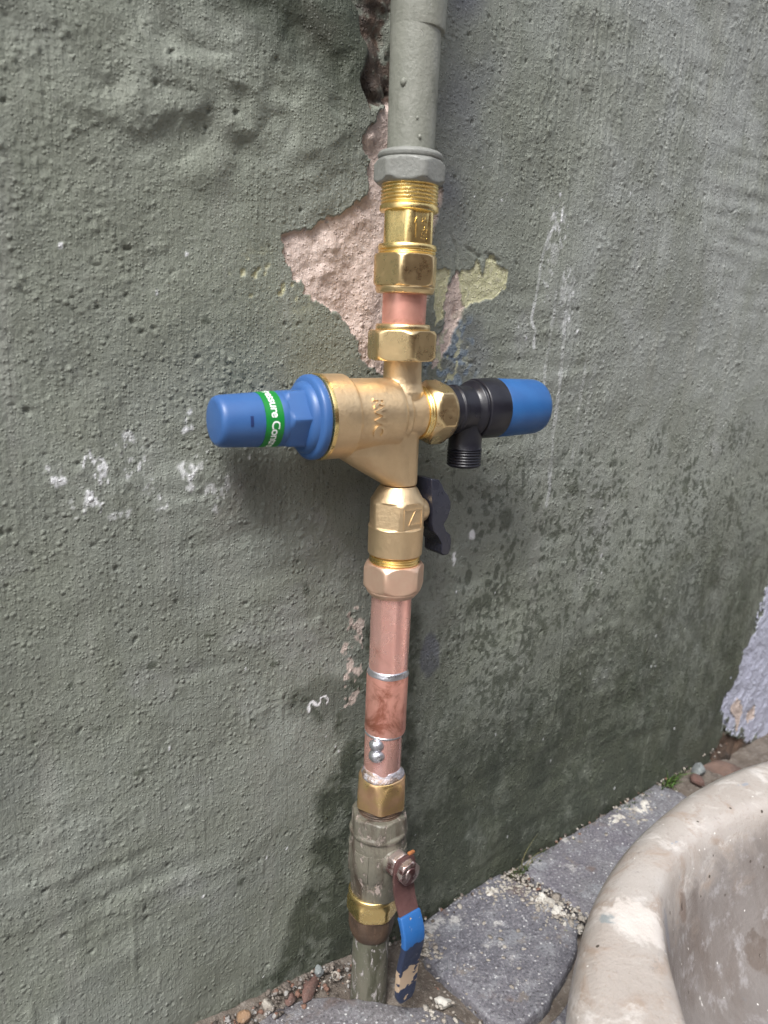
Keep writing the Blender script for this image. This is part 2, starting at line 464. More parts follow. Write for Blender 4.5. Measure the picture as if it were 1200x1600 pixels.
gap = poly([(-34, 290), (-31, 262), (-22, 246), (-17, 234), (-14.5, 214), (-14, 198), (-11, 184), (-6, 186), (2, 196), (26, 200), (30, 285)], 0.9)
bare = np.maximum(bare, brownchip * 0.9)
rust_shade = np.maximum(brickR, gap * sstep(N(7) + 0.5 * n2a, -0.6, 0.5))
rust_shade = np.maximum(rust_shade, poly([(-62, 236), (-46, 232), (-40, 214), (-52, 206), (-66, 214)], 3, 3) * 0.3)
rust_shade = np.maximum(rust_shade, spot(-92, -55, 26, 20, 4) * 0.22)  # slight brown stain, mostly painted shadow below the blue cap
strip = poly([(-6, -140), (-10, -160), (-14, -196), (-6, -224), (2, -222), (4, -190), (6, -150)], 1.4) * sstep(n2a + n5b, -0.4, 0.5)
bare = np.maximum(bare, pink2)
bare = bare * (1 - yel)
bare_col = np.maximum(bare, strip * 0.75)
purple = np.maximum(spot(71, -200, 11, 20, 1.5), poly([(42, 300), (72, 300), (88, 220), (84, 160), (74, 120), (48, 100)], 5, 8) * np.clip(0.55 + 0.25 * n12b, 0, 1))
purple = np.maximum(purple, 0.5 * blur(spot(90, 40, 26, 26, 6), 4))
cr = np.maximum.reduce([line(c, 0.55, 0.6) for c in [[(354, 293), (347, 257), (337, 235), (332, 213), (336, 186)], [(-160, 211), (-157, 197), (-144, 173)], [(65, 40), (79, 36), (101, 33)],
                        [(429, 187), (443, 182), (466, 190)]]])
cr = np.maximum(cr, np.maximum(line([(65, 121), (74, 111), (74, 95)], 0.9, 0.7), np.maximum(line([(81, 116), (91, 112), (98, 109)], 1.0, 1.0), line([(103, 111), (120, 110)], 1.0, 1.0))))

# --- relief
patch = sstep(N(34) + 0.6 * N(13), -1.1, 1.2)
smooth_low = sstep(-Z, 230, 400) * sstep(-X, 20, 120)
def bumps(n, sx_, sz_, lo, hi):
    """n round grains of render scattered over the sheet, lo..hi mm high"""
    a = np.zeros((NZ, NX))
    np.add.at(a, (rng.integers(0, NZ, n), rng.integers(0, NX, n)), lo + (hi - lo) * rng.random(n) ** 2)
    return np.real(np.fft.ifft2(np.fft.fft2(a) * _spec(sx_, sz_))) * 2 * PI * sx_ * sz_ / STEP ** 2
clus = sstep(N(7) + 0.8 * N(22), -0.7, 1.2)
grain = bumps(60000, 0.75, 0.85, 0.10, 0.80) * (0.35 + 0.65 * clus) + bumps(9000, 1.2, 1.2, 0.05, 0.9) * (0.2 + 0.8 * clus) + bumps(900, 1.9, 1.7, 0.1, 1.3)
dash = bumps(5200, 1.8, 0.75, 0.1, 0.8) * sstep(X, -40, 160) + bumps(4000, 0.7, 4.5, 0.02, 0.22)
grain -= bumps(3600, 0.75, 0.65, 0.1, 0.9)
grain = 1.7 * np.tanh(1.02 * grain / 1.7)
amp = (0.22 + 1.0 * patch) * (1 - 0.45 * smooth_low)
H = 1.8 * N(70) + 0.7 * N(24, 32) + 0.30 * N(9, 11) + 0.12 * N(4.2, 4.8) + amp * (grain + dash)
tw = N(26, 3.5) * sstep(N(40), 0, 1.2)
H += 0.35 * tw + 0.5 * np.clip(N(1.6, 16) - 1.6, 0, 1.4) * sstep(-Z, -40, 160)
H += 0.07 * N(0.9, 8) * sstep(N(30), -0.3, 0.8) + 0.05 * N(0.9)
streak = sstep(X, 60, 200) * sstep(Z, 60, 200)
H += streak * (0.16 * N(1.1, 14) - 0.3 * np.clip(N(0.8, 9) - 1.5, 0, 2))
scr = np.zeros(X.shape)
for q in range(16):
    x0_, z0_ = rng.uniform(150, 470), rng.uniform(170, 330)
    L_ = rng.uniform(25, 80); scr = np.maximum(scr, line([(x0_, z0_), (x0_ - L_ * .05, z0_ - L_ * .5), (x0_ - L_ * rng.uniform(.05, .2), z0_ - L_)], 0.45, 0.5) * rng.uniform(.4, 1))
H -= 0.9 * blur(scr, 0.6)
H -= 1.5 * np.clip(N(1.2) - 2.15, 0, 1.2)
lump_w = sstep(Z, 100, 170) * sstep(-X, 0, 40) * sstep(X, -230, -120)
H += lump_w * (2.3 * np.clip(N(8, 7) + 0.2, -0.25, 2) + 0.5 * N(4))
H += 5.0 * gauss(-70, 190, 90, 22) * (0.6 + 0.4 * n12a)
ridge = blur((np.sin((X + 0.4 * Z) / 31) > 0.93).astype(float), 3)
H += 1.6 * np.clip(N(2.5, 10) - 1.7, 0, 1.5) * smooth_low
H = np.where(wet_shade > 0.5, blur(H, 0.6) * 0.6 + H * 0.4, H)
pm = np.clip(np.maximum(bare, yel), 0, 1)
edge = blur(bare, 1.2) * (1 - blur(bare, 0.8)) + 0.25 * blur(yel, 1.2) * (1 - blur(yel, 0.8))
rough_m = 0.6 * N(6) + 0.22 * N(2) + 0.16 * N(1.0) + 3.5 * gauss(-36, 104, 7, 7) + 2.6 * gauss(-40, 88, 5, 4) + 3.5 * gauss(-9, 172, 6, 5)
H = H * (1 - pm) + bare * (0.4 * blur(H, 6) - 1.8 + rough_m) + yel * (0.5 * blur(H, 6) - 0.9 + 0.2 * N(2) + 0.12 * N(1.2))
H += 1.1 * edge
H += 0.25 * white * (1 - yel)
H -= blur(1.6 * cr, 0.7)
H = H * (1 - lilac) + lilac * (-2.0 + 0.6 * N(6) + 0.25 * N(1.6) - 0.5 * np.clip(N(2) - 1.4, 0, 1))
H += -4 * blur(brickR, 1.0) + brickR * 2 * N(6)
H -= blur(gap, 2.0) * (15 + 2 * n5a) + 3.0 * top_shade * (1 - gap)
H = np.clip(H, -32, 5.0)
H += 26 * sstep(-Z, 425, 520) * gauss(-140, -500, 120, 400) * 0.3

# --- grid: the fine raster, plus coarse columns and rows further out
ex_l = np.arange(-1600, -300, 14.0); ex_r = np.arange(774, 2300, 14.0); ez_t = np.arange(434, 1700, 14.0)
xa = np.concatenate([ex_l, xs, ex_r]); za = np.concatenate([zs, ez_t])
ix = np.concatenate([np.arange(len(ex_l)) * 12 % NX, np.arange(NX), np.arange(len(ex_r)) * 12 % NX])
iz = np.concatenate([np.arange(NZ), np.arange(len(ez_t)) * 12 % NZ])
def ext(a, zero=True):
    b = a[np.ix_(iz, ix)]
    if zero:
        b = b.copy(); b[:, :len(ex_l)] = 0; b[NZ:, :] = 0
    return b
Hs = blur(H * (1 - blur(gap, 3)), 3)
He = ext(Hs, True) * 0.3
He[:NZ, len(ex_l):len(ex_l) + NX] = H
masks = []
for a in (bare_col, yel, white, wet_shade, lilac, blue, rust_shade, purple):
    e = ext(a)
    if a is not lilac and a is not wet_shade: e[:, len(ex_l) + NX:] = 0
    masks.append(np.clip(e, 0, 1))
masks[4][:, len(ex_l) + NX:] = ((za[:, None] < -236) * 1.0)
masks[3][:, len(ex_l) + NX:] *= 0.6
nx, nz = len(xa), len(za)
XX, ZZ = np.meshgrid(xa, za)
co = np.stack([(1.012 * XX + 3.9) * .001, .038 - He * .001, (1.012 * ZZ - 0.7) * .001], -1).reshape(-1, 3)
idx = np.arange(nx * nz).reshape(nz, nx)
quads = np.stack([idx[:-1, :-1], idx[:-1, 1:], idx[1:, 1:], idx[1:, :-1]], -1).reshape(-1, 4)
# thickness: the rim runs back 240 mm and is closed
rim = np.concatenate([idx[0, :], idx[1:, -1], idx[-1, -2::-1], idx[-2:0:-1, 0]])
bco = co[rim].copy(); bco[:, 1] = 0.27
nb = len(rim); base = nx * nz
rq = np.stack([rim, np.arange(nb) + base, np.roll(np.arange(nb), -1) + base, np.roll(rim, -1)], -1)
co = np.concatenate([co, bco]); quads = np.concatenate([quads, rq])
wall_me = bpy.data.meshes.new('wall')
wall_me.vertices.add(len(co)); wall_me.vertices.foreach_set('co', co.astype(np.float32).ravel())
nq = len(quads)
wall_me.loops.add(nq * 4 + nb); wall_me.polygons.add(nq + 1)
wall_me.loops.foreach_set('vertex_index', np.concatenate([quads.ravel(), np.arange(nb)[::-1] + base]).astype(np.int32))
wall_me.polygons.foreach_set('loop_start', np.arange(nq + 1, dtype=np.int32) * 4)
wall_me.update(calc_edges=True)
wall_me.polygons.foreach_set('use_smooth', np.ones(nq + 1, bool))
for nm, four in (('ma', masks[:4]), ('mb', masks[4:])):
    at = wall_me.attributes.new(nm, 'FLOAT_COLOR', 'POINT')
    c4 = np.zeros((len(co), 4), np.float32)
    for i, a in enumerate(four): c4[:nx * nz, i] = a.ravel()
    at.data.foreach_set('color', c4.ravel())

def mat_wall():
    k = NB('wall_render_paint')
    def att(nm):
        a = k.n('ShaderNodeAttribute', attribute_name=nm)
        s = k.n('ShaderNodeSeparateColor'); k.l(a.outputs['Color'], s.inputs[0])
        return s.outputs[0], s.outputs[1], s.outputs[2], a.outputs['Alpha']
    bare_, yel_, white_, wet_shade_ = att('ma')
    lil_, blu_, rust_shade_, pur_ = att('mb')
    big = k.noise(7, 4, 0.55)
    mid = k.noise(26, 6, 0.62, 0.3)
    ver = k.noise(30, 5, 0.6, 0.2, stretch=(1, 1, 0.10))
    fin_ = k.noise(330, 5, 0.65)
    gra = k.noise(900, 3, 0.6)
    def grit(scale, lo):
        """round sand grains, present in some cells only"""
        v = k.n('ShaderNodeTexVoronoi', feature='F1'); k.l(k.geo, v.inputs['Vector']); v.inputs['Scale'].default_value = scale
        sc_ = k.n('ShaderNodeSeparateColor'); k.l(v.outputs['Color'], sc_.inputs[0])
        return k.math('MULTIPLY', k.ramp(v.outputs['Distance'], 0.55, 0.05), k.ramp(sc_.outputs[0], lo, 1.0))
    g1_, g2_ = grit(270, 0.45), grit(560, 0.35)
    brush = k.noise(420, 3, 0.6, stretch=(1, 1, 0.07))
    col = k.mix(k.ramp(big, 0.35, 0.65), (0.188, 0.204, 0.166), (0.202, 0.218, 0.194))
    sx_ = k.n('ShaderNodeSeparateXYZ'); k.l(k.geo, sx_.inputs[0])
    pale_right = k.math('MULTIPLY', k.ramp(k.math('ADD', sx_.outputs[0], k.math('MULTIPLY', big, 0.3)), 0.16, 0.50), k.ramp(k.math('ADD', sx_.outputs[2], k.math('MULTIPLY', mid, 0.2)), -0.12, 0.22))
    col = k.mix(k.math('MULTIPLY', pale_right, 0.8), col, (0.275, 0.288, 0.280))     # paler towards the upper right
    col = k.mix(k.ramp(mid, 0.45, 0.70, 0, 0.45), col, (0.140, 0.151, 0.122))
    col = k.mix(k.ramp(ver, 0.53, 0.70, 0, 0.6), col, (0.240, 0.248, 0.222))
    col = k.mix(k.ramp(fin_, 0.50, 0.72, 0, 0.35), col, (0.260, 0.268, 0.245))
    col = k.mix(k.ramp(gra, 0.38, 0.24, 0, 0.45), col, (0.075, 0.083, 0.068))
    vst = k.noise(240, 4, 0.6, stretch=(1, 1, 0.05))
    col = k.mix(k.ramp(vst, 0.55, 0.72, 0, 0.35), col, (0.115, 0.125, 0.10))
    col = k.mix(k.ramp(k.noise(13, 5, 0.6, 0.4), 0.40, 0.66, 0, 0.5), col, (0.150, 0.160, 0.130))
    col = k.mix(k.ramp(k.noise(11, 4, 0.6, 0.2), 0.60, 0.75, 0, 0.5), col, (0.255, 0.262, 0.258))
    col = k.mix(k.ramp(k.noise(160, 4, 0.6), 0.68, 0.76, 0, 0.55), col, (0.070, 0.080, 0.058))
    # mortar under the lost paint
    mor = k.mix(k.ramp(mid, 0.3, 0.7), (0.58, 0.475, 0.425), (0.48, 0.385, 0.345))
    mor = k.mix(k.ramp(fin_, 0.55, 0.7, 0, 0.6), mor, (0.66, 0.59, 0.55))
    mor = k.mix(k.ramp(k.noise(90, 5, 0.6), 0.6, 0.72, 0, 0.6), mor, (0.22, 0.15, 0.12))
    col = k.mix(blu_, col, k.mix(k.ramp(fin_, 0.4, 0.65), (0.13, 0.19, 0.25), (0.33, 0.40, 0.45)))
    col = k.mix(pur_, col, (0.125, 0.132, 0.146))
    weedy_shade = k.mix(k.ramp(mid, 0.35, 0.7), (0.030, 0.037, 0.025), (0.058, 0.066, 0.046))
    col = k.mix(k.math('MULTIPLY', wet_shade_, 0.9), col, weedy_shade)  # algae colour on the damp, and on the shade painted at top left
    mor = k.mix(k.ramp(k.noise(120, 6, 0.7, 0.3), 0.56, 0.68, 0, 0.65), mor, (0.30, 0.225, 0.185))
    col = k.mix(bare_, col, mor)
    col = k.mix(yel_, col, k.mix(k.ramp(fin_, 0.4, 0.7), (0.45, 0.44, 0.27), (0.52, 0.50, 0.36)))
    col = k.mix(lil_, col, k.mix(k.ramp(mid, 0.3, 0.7), (0.40, 0.41, 0.51), (0.33, 0.34, 0.41)))
    col = k.mix(rust_shade_, col, k.mix(k.ramp(mid, 0.35, 0.65), (0.105, 0.068, 0.048), (0.030, 0.027, 0.024)))
    col = k.mix(white_, col, (0.68, 0.69, 0.71))
    rg = k.math('SUBTRACT', k.ramp(fin_, 0.3, 0.7, 0.54, 0.78), k.math('MULTIPLY', wet_shade_, 0.16))
    h = k.math('ADD', k.math('MULTIPLY', fin_, 1.0), k.math('MULTIPLY', gra, 0.5))
    calm = k.ramp(k.noise(12, 4, 0.6), 0.36, 0.62, 0.35, 1.25)
    h = k.math('ADD', h, k.math('MULTIPLY', k.math('MULTIPLY', g1_, k.ramp(mid, 0.30, 0.60, 0.4, 1.4)), calm))
    h = k.math('ADD', h, k.math('MULTIPLY', g2_, 0.8))
    h = k.math('ADD', h, k.math('MULTIPLY', brush, 0.8))
    return k.fin(col, rg, 0, k.bump(h, 0.0010, 0.85), spec=0.4)
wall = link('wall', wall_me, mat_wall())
tag(wall, 'rough rendered wall in worn grey green paint, with a bare pinkish mortar patch behind the pipe', 'wall')

# ================================================================== GROUND
def mat_ground():
    k = NB('ground_earth')
    a = k.noise(30, 6, 0.65, 0.3); b = k.noise(190, 5, 0.7); c = k.noise(700, 3)
    col = k.mix(k.ramp(a, 0.35, 0.65), (0.095, 0.075, 0.060), (0.165, 0.140, 0.118))
    col = k.mix(k.ramp(b, 0.52, 0.68, 0, 0.7), col, (0.27, 0.245, 0.22))
    col = k.mix(k.ramp(b, 0.42, 0.30, 0, 0.8), col, (0.06, 0.05, 0.045))
    sp = k.n('ShaderNodeSeparateXYZ'); k.l(k.geo, sp.inputs[0])
    col = k.mix(k.ramp(k.math('ADD', sp.outputs[1], k.math('MULTIPLY', a, 0.2)), -0.55, -0.75), col, k.mix(a, (0.24, 0.235, 0.225), (0.32, 0.315, 0.30)))     # unseen ground further out, paled to brighten reflections in the metal
    h = k.math('ADD', b, k.math('MULTIPLY', c, 0.4))
    return k.fin(col, 0.85, 0, k.bump(h, 0.003, 0.9))
gx = np.concatenate([np.linspace(-6, -0.5, 24), np.arange(-0.48, 0.9, 0.006), np.linspace(0.92, 8, 30)])
gy = np.concatenate([np.linspace(-40, -0.75, 40), np.arange(-0.73, 0.07, 0.006)])
gv = []; 
for yy in gy:
    for x in gx:
        z = -0.4745
        if -0.5 < x < 0.9 and yy > -0.74:
            z += 0.004 * mnoise.noise(Vector((x * 30, yy * 30, 0))) + 0.0022 * mnoise.noise(Vector((x * 110, yy * 110, 3)))
            d = max(0.0, 0.038 - yy)
            hump = 0.034 * math.exp(-((x + 0.16) / 0.10) ** 2) + 0.012 * math.exp(-((x + 0.03) / 0.05) ** 2)
            z += hump * math.exp(-(d / 0.03) ** 2)
            z += 0.009 * math.exp(-((x - 0.035) / 0.022) ** 2 - ((yy + 0.035) / 0.04) ** 2)
            z -= 0.024 * min(1.0, max(0.0, (x - 0.54) / 0.07)) * math.exp(-(d / 0.10) ** 2)
            z += 0.004 * math.exp(-((x - 0.52) / 0.10) ** 2 - (d / 0.05) ** 2)
        gv.append((x, yy, z + 0.004 * math.exp(-(max(0, -0.2 - yy) / 0.1) ** 2)))
gw = len(gx)
gf = [(j * gw + i, j * gw + i + 1, (j + 1) * gw + i + 1, (j + 1) * gw + i) for j in range(len(gy) - 1) for i in range(gw - 1)]
ground = link('ground', mesh_from('ground', gv, gf, None), mat_ground())
tag(ground, 'trodden earth and old mortar of the yard', kind='structure')

def mat_added_brick():
    k = NB('yard_brick')
    br = k.n('ShaderNodeTexBrick'); br.inputs['Scale'].default_value = 4.4
    br.inputs['Color1'].default_value = (0.17, 0.085, 0.06, 1); br.inputs['Color2'].default_value = (0.12, 0.07, 0.055, 1); br.inputs['Mortar'].default_value = (0.22, 0.2, 0.18, 1)
    mp = k.n('ShaderNodeMapping'); mp.inputs['Rotation'].default_value = (R(90), 0, 0); k.l(k.geo, mp.inputs[0]); k.l(mp.outputs[0], br.inputs[0])
    return k.fin(br.outputs[0], 0.85, 0, k.bump(br.outputs[1], -0.01, 0.6))
g = G().box(-6000, 8000, -3310, -3080, -480, 1700); g.box(-6000, 8000, -3350, -3040, 1700, 1770)  # unseen wall, added to darken the low sky and what the metal reflects
tag(link('added_yard_wall', bev(g.mesh('added_yard_wall'), 12), mat_added_brick()), 'unseen brick wall added across the yard to darken the low sky', kind='structure')

def mat_slate(name, base1, base2, seed):
    k = NB(name)
    v = k.n('ShaderNodeMapping'); v.inputs['Location'].default_value = (seed, seed * 0.7, 0); k.l(k.geo, v.inputs[0]); k.geo = v.outputs[0]
    a = k.noise(18, 6, 0.65, 0.4); b = k.noise(75, 7, 0.68, 0.2); c = k.noise(420, 5, 0.7); d = k.noise(30, 8, 0.76, 0.15)
    col = k.mix(k.ramp(a, 0.35, 0.65), base1, base2)
    col = k.mix(k.ramp(k.noise(24, 5, 0.6, 0.2), 0.54, 0.64, 0, 0.55), col, (0.24, 0.25, 0.27))
    col = k.mix(k.ramp(b, 0.50, 0.68, 0, 0.7), col, (0.235, 0.24, 0.255))
    col = k.mix(k.ramp(c, 0.54, 0.66, 0, 0.85), col, (0.34, 0.34, 0.36))
    col = k.mix(k.ramp(c, 0.46, 0.34, 0, 0.85), col, (0.030, 0.028, 0.034))
    col = k.mix(k.ramp(d, 0.57, 0.66, 0, 0.8), col, (0.46, 0.45, 0.43))                # lime and mortar smears
    col = k.mix(k.ramp(k.noise(50, 5, 0.6, 0.3), 0.70, 0.73, 0, 0.8), col, (0.32, 0.34, 0.14))   # lichen
    col = k.mix(k.ramp(k.noise(27, 5, 0.6), 0.60, 0.72, 0, 0.6), col, (0.13, 0.085, 0.065))
    col = k.mix(k.ramp(k.voro(150), 0.17, 0.10, 0, 0.8), col, (0.55, 0.55, 0.55))
    col = k.mix(k.ramp(k.noise(46, 6, 0.7), 0.60, 0.68, 0, 0.55), col, (0.20, 0.165, 0.13))
    h = k.math('ADD', k.math('MULTIPLY', b, 1.2), c)
    return k.fin(col, k.ramp(b, 0.3, 0.7, 0.5, 0.75), 0, k.bump(h, 0.0016, 0.8))
slate = [mat_slate('slate_a', (0.100, 0.098, 0.116), (0.135, 0.130, 0.148), 0.0), mat_slate('slate_b', (0.120, 0.112, 0.134), (0.150, 0.146, 0.158), 3.1), mat_slate('slate_c', (0.112, 0.104, 0.116), (0.150, 0.142, 0.146), 7.7)]

def resample(pts, n):
    P = [Vector(p) for p in pts]; L = [(P[(i + 1) % len(P)] - P[i]).length for i in range(len(P))]
    T = sum(L); out = []; i = 0; acc = 0
    for k in range(n):
        s = T * k / n
        while acc + L[i] < s: acc += L[i]; i += 1
        out.append(P[i].lerp(P[(i + 1) % len(P)], (s - acc) / L[i]))
    return out
def slab(pts, top, thick, mat, seed, rag=1.3, tilt=(0, 0), n=110, rings=16):
    """irregular flagstone; pts in mm"""
    o2 = resample([(p[0], p[1] + (5 if p[1] > 15 else 0)) for p in pts], n); c = Vector((sum(p.x for p in o2) / n, sum(p.y for p in o2) / n))
    V = []; F = []
    def relief(p): return 1.0 * mnoise.noise(Vector((p.x * .02, p.y * .02, seed))) + 0.8 * mnoise.noise(Vector((p.x * .07, p.y * .07, seed + 5))) + 0.4 * mnoise.noise(Vector((p.x * .2, p.y * .2, seed + 9))) + tilt[0] * (p.x - c.x) + tilt[1] * (p.y - c.y)
    out = []
    for k, p in enumerate(o2):
        nrm = (p - c).normalized()
        j = rag * (mnoise.noise(Vector((p.x * .05, p.y * .05, seed))) * 2 + mnoise.noise(Vector((p.x * .25, p.y * .25, seed + 2))) * 1.1)
        out.append(p + nrm * j)
    for q, dz, ins in ((-1, -thick, 1.0), (-1, -thick * 0.5, -0.6), (0, -2.2, 0.0), (0, -0.8, 0.9), (0, 0, 2.6)):
        for p in out:
            pp = p + (c - p).normalized() * ins
            V.append((pp.x, pp.y, top + dz + (relief(pp) if q == 0 else 0) + (1.2 * mnoise.noise(Vector((p.x * .15, p.y * .15, dz))) if q else 0)))
    for r in range(1, rings):
        t = r / rings
        for p in out:
            p0 = p + (c - p).normalized() * 2.6
            pp = p0.lerp(c, t); V.append((pp.x, pp.y, top + relief(pp)))
    V.append((c.x, c.y, top + relief(c)))
    nr = 5 + rings - 1
    for i in range(nr - 1):
        for k in range(n): F.append((i * n + k, i * n + (k + 1) % n, (i + 1) * n + (k + 1) % n, (i + 1) * n + k))
    for k in range(n): F.append(((nr - 1) * n + k, (nr - 1) * n + (k + 1) % n, nr * n))
    F.append(tuple(range(n)))
    g = G().add(V, F)
    return link('paving_slab', g.mesh('paving_slab', 50), mat, ground)
slab([(70, 24), (85, 29), (132, 31), (187, 31), (200, -8), (199, -52), (155, -76), (107, -90), (69, -92), (58, -79), (57, -38), (56, 0)], -460, 18, slate[0], 1.0)
slab([(206, 27), (272, 28), (364, 28), (452, 28), (462, 6), (440, -120), (330, -180), (240, -160), (209, -60), (209, -11)], -459, 18, slate[1], 4.0)
slab([(-215, 4), (-150, 22), (-118, 27), (-86, 27), (-49, 17), (-23, 1), (-4, -19), (13, -31), (29, -56), (42, -84), (30, -180), (20, -330), (-200, -320), (-240, -150)], -452, 24, slate[2], 9.0, rag=1.8)
slab([(70, -104), (110, -100), (160, -88), (210, -66), (232, -170), (330, -190), (320, -420), (60, -420), (44, -240)], -464, 18, slate[1], 13.0)
slab([(475, -52), (640, -58), (760, -60), (770, -220), (640, -260), (452, -230)], -464, 18, slate[0], 17.0)
slab([(-260, -10), (-232, -100), (-215, -320), (-420, -330), (-560, -150), (-470, 4)], -462, 20, slate[1], 21.0)

# ================================================================== ROUND BASIN
def mat_basin():
    k = NB('basin_stoneware')
    sep = k.n('ShaderNodeSeparateXYZ'); k.l(k.geo, sep.inputs[0])
    a = k.noise(9, 5, 0.6, 0.5); b = k.noise(34, 6, 0.65, 0.6); c = k.noise(260, 5, 0.7); d = k.noise(20, 5, 0.6, 0.2, stretch=(1, 1, 0.25))
    col = k.mix(k.ramp(a, 0.32, 0.68), (0.345, 0.308, 0.280), (0.425, 0.398, 0.378))
    col = k.mix(k.ramp(b, 0.48, 0.68, 0, 0.8), col, (0.29, 0.225, 0.18))
    col = k.mix(k.ramp(c, 0.56, 0.68, 0, 0.45), col, (0.25, 0.21, 0.18))
    col = k.mix(k.ramp(k.noise(110, 6, 0.7), 0.60, 0.70, 0, 0.6), col, (0.22, 0.20, 0.19))
    col = k.mix(k.ramp(k.noise(30, 7, 0.72, 0.7), 0.50, 0.66, 0, 0.7), col, (0.58, 0.555, 0.535))
    col = k.mix(k.ramp(c, 0.42, 0.30, 0, 0.5), col, (0.30, 0.25, 0.21))
    col = k.mix(k.ramp(k.noise(58, 4, 0.5), 0.70, 0.725, 0, 0.75), col, (0.25, 0.28, 0.33))      # paint splashes
    # limescale and dirt line the inside of the bowl
    rad = k.n('ShaderNodeVectorMath', operation='LENGTH')
    fl = k.n('ShaderNodeCombineXYZ'); k.l(k.math('SUBTRACT', sep.outputs[0], 0.19), fl.inputs[0]); k.l(k.math('ADD', sep.outputs[1], 0.42), fl.inputs[1]); k.l(fl.outputs[0], rad.inputs[0])
    inside = k.math('MULTIPLY', k.ramp(k.math('ADD', rad.outputs['Value'], k.math('MULTIPLY', k.math('SUBTRACT', b, 0.5), 0.03)), 0.262, 0.250), k.ramp(sep.outputs[2], -0.301, -0.322))
    grime = k.mix(k.ramp(d, 0.35, 0.65), (0.120, 0.098, 0.088), (0.185, 0.168, 0.162))
    grime = k.mix(k.ramp(k.noise(75, 6, 0.7), 0.52, 0.7, 0, 0.8), grime, (0.34, 0.33, 0.34))
    grime = k.mix(k.ramp(sep.outputs[2], -0.385, -0.43, 0, 0.6), grime, (0.10, 0.09, 0.085))
    col = k.mix(k.math('MULTIPLY', inside, 0.88), col, grime)
    col = k.mix(k.ramp(k.voro(55), 0.085, 0.05), col, (0.07, 0.055, 0.045))
    col = k.mix(k.ramp(k.voro(85), 0.075, 0.05, 0, 0.8), col, (0.72, 0.70, 0.68))
    nz3 = k.n('ShaderNodeTexNoise'); k.l(k.geo, nz3.inputs['Vector']); nz3.inputs['Scale'].default_value = 160; nz3.inputs['Detail'].default_value = 4
    holes = None
    for (px_, py_, pz_, rx_, rz_, cm_, st_) in [(140, -181, -332, 3.2, 5.5, (0.05, 0.035, 0.028), 1), (140, -181, -334, 7, 11, (0.16, 0.11, 0.085), .6), (225, -178, -404, 3.4, 4, (0.02, 0.017, 0.015), 1), (225, -178, -402, 13, 13, (0.11, 0.085, 0.07), .7),
                                           (144, -178, -402, 3, 6, (0.66, 0.64, 0.62), 1), (214, -167, -300, 4.5, 9, (0.17, 0.21, 0.29), .9), (52, -165, -300, 5, 5, (0.24, 0.27, 0.28), .9),
                                           (64, -179, -300, 15, 9, (0.56, 0.52, 0.49), .8), (96, -176, -322, 8, 12, (0.20, 0.22, 0.27), .6), (250, -172, -400, 5, 5, (0.42, 0.42, 0.42), .5), (115, -136, -300, 1.6, 1.6, (0.05, 0.04, 0.035), 1), (270, -180, -425, 22, 14, (0.05, 0.045, 0.045), .8)]:
        sub = k.n('ShaderNodeVectorMath', operation='SUBTRACT'); k.l(k.geo, sub.inputs[0]); sub.inputs[1].default_value = (px_ * .001, py_ * .001, pz_ * .001)
        mul = k.n('ShaderNodeVectorMath', operation='MULTIPLY'); k.l(sub.outputs[0], mul.inputs[0]); mul.inputs[1].default_value = (1000 / rx_, (700 if pz_ > -303 else 260) / rx_, 1000 / rz_)
        ln = k.n('ShaderNodeVectorMath', operation='LENGTH'); k.l(mul.outputs[0], ln.inputs[0])
        f_ = k.ramp(k.math('ADD', ln.outputs['Value'], k.math('MULTIPLY', k.math('SUBTRACT', nz3.outputs[0], 0.5), 1.6)), 1.15, 0.8, 0, st_)
        col = k.mix(f_, col, cm_)
        if cm_[0] < 0.06 and rx_ < 5: holes = f_ if holes is None else k.math('MAXIMUM', holes, f_)
    h = k.math('ADD', k.math('MULTIPLY', c, 0.5), k.math('MULTIPLY', b, 0.9))
    h = k.math('SUBTRACT', h, k.math('MULTIPLY', holes, 2.0))
    return k.fin(col, k.ramp(b, 0.3, 0.7, 0.30, 0.55), 0, k.bump(h, 0.0016, 0.8), coat=0.12)
def per(tab):
    """periodic r(angle) through (deg, r)"""
    A = np.array([t[0] for t in tab]); Rr = np.array([t[1] for t in tab])
    return lambda d: float(np.interp(d % 360, np.concatenate([A - 360, A, A + 360]), np.concatenate([Rr, Rr, Rr])))
r_out = per([(20, 350), (45, 344), (62, 333), (76, 314), (87, 306), (98, 302), (105, 303), (113, 303), (126, 306), (136, 314), (160, 330), (200, 350), (270, 370), (330, 360)])
r_in = per([(20, 285), (45, 274), (62, 265), (75, 259), (83, 259), (94, 262), (103, 264), (111, 261), (116, 257), (122, 250), (132, 244), (160, 255), (200, 285), (270, 310), (330, 300)])
NB_ = 200
ang = [360 * k / NB_ for k in range(NB_)]
def sm(fn): return [sum(fn(a + o) for o in range(-9, 10, 3)) / 7 for a in ang]
ro, ri = sm(r_out), sm(r_in)
prof = [(-478, 0, -40), (-470, 0, -30), (-430, 0, -16), (-380, 0, -7), (-340, 0, -2), (-322, 0, 0), (-312, 0, -2.5), (-305, 0, -7), (-301, 0, -13), (-299, 0, -18), (-298.6, 0, -26), (-298.8, 1, 12), (-300, 1, 6), (-304, 1, 2), (-312, 1, -1), (-325, 1, -5), (-350, 1, -11), (-390, 1, -22), (-415, 1, -38), (-428, 1, -66), (-432, 1, -120), (-434, 1, -200)]
V = []; F = []
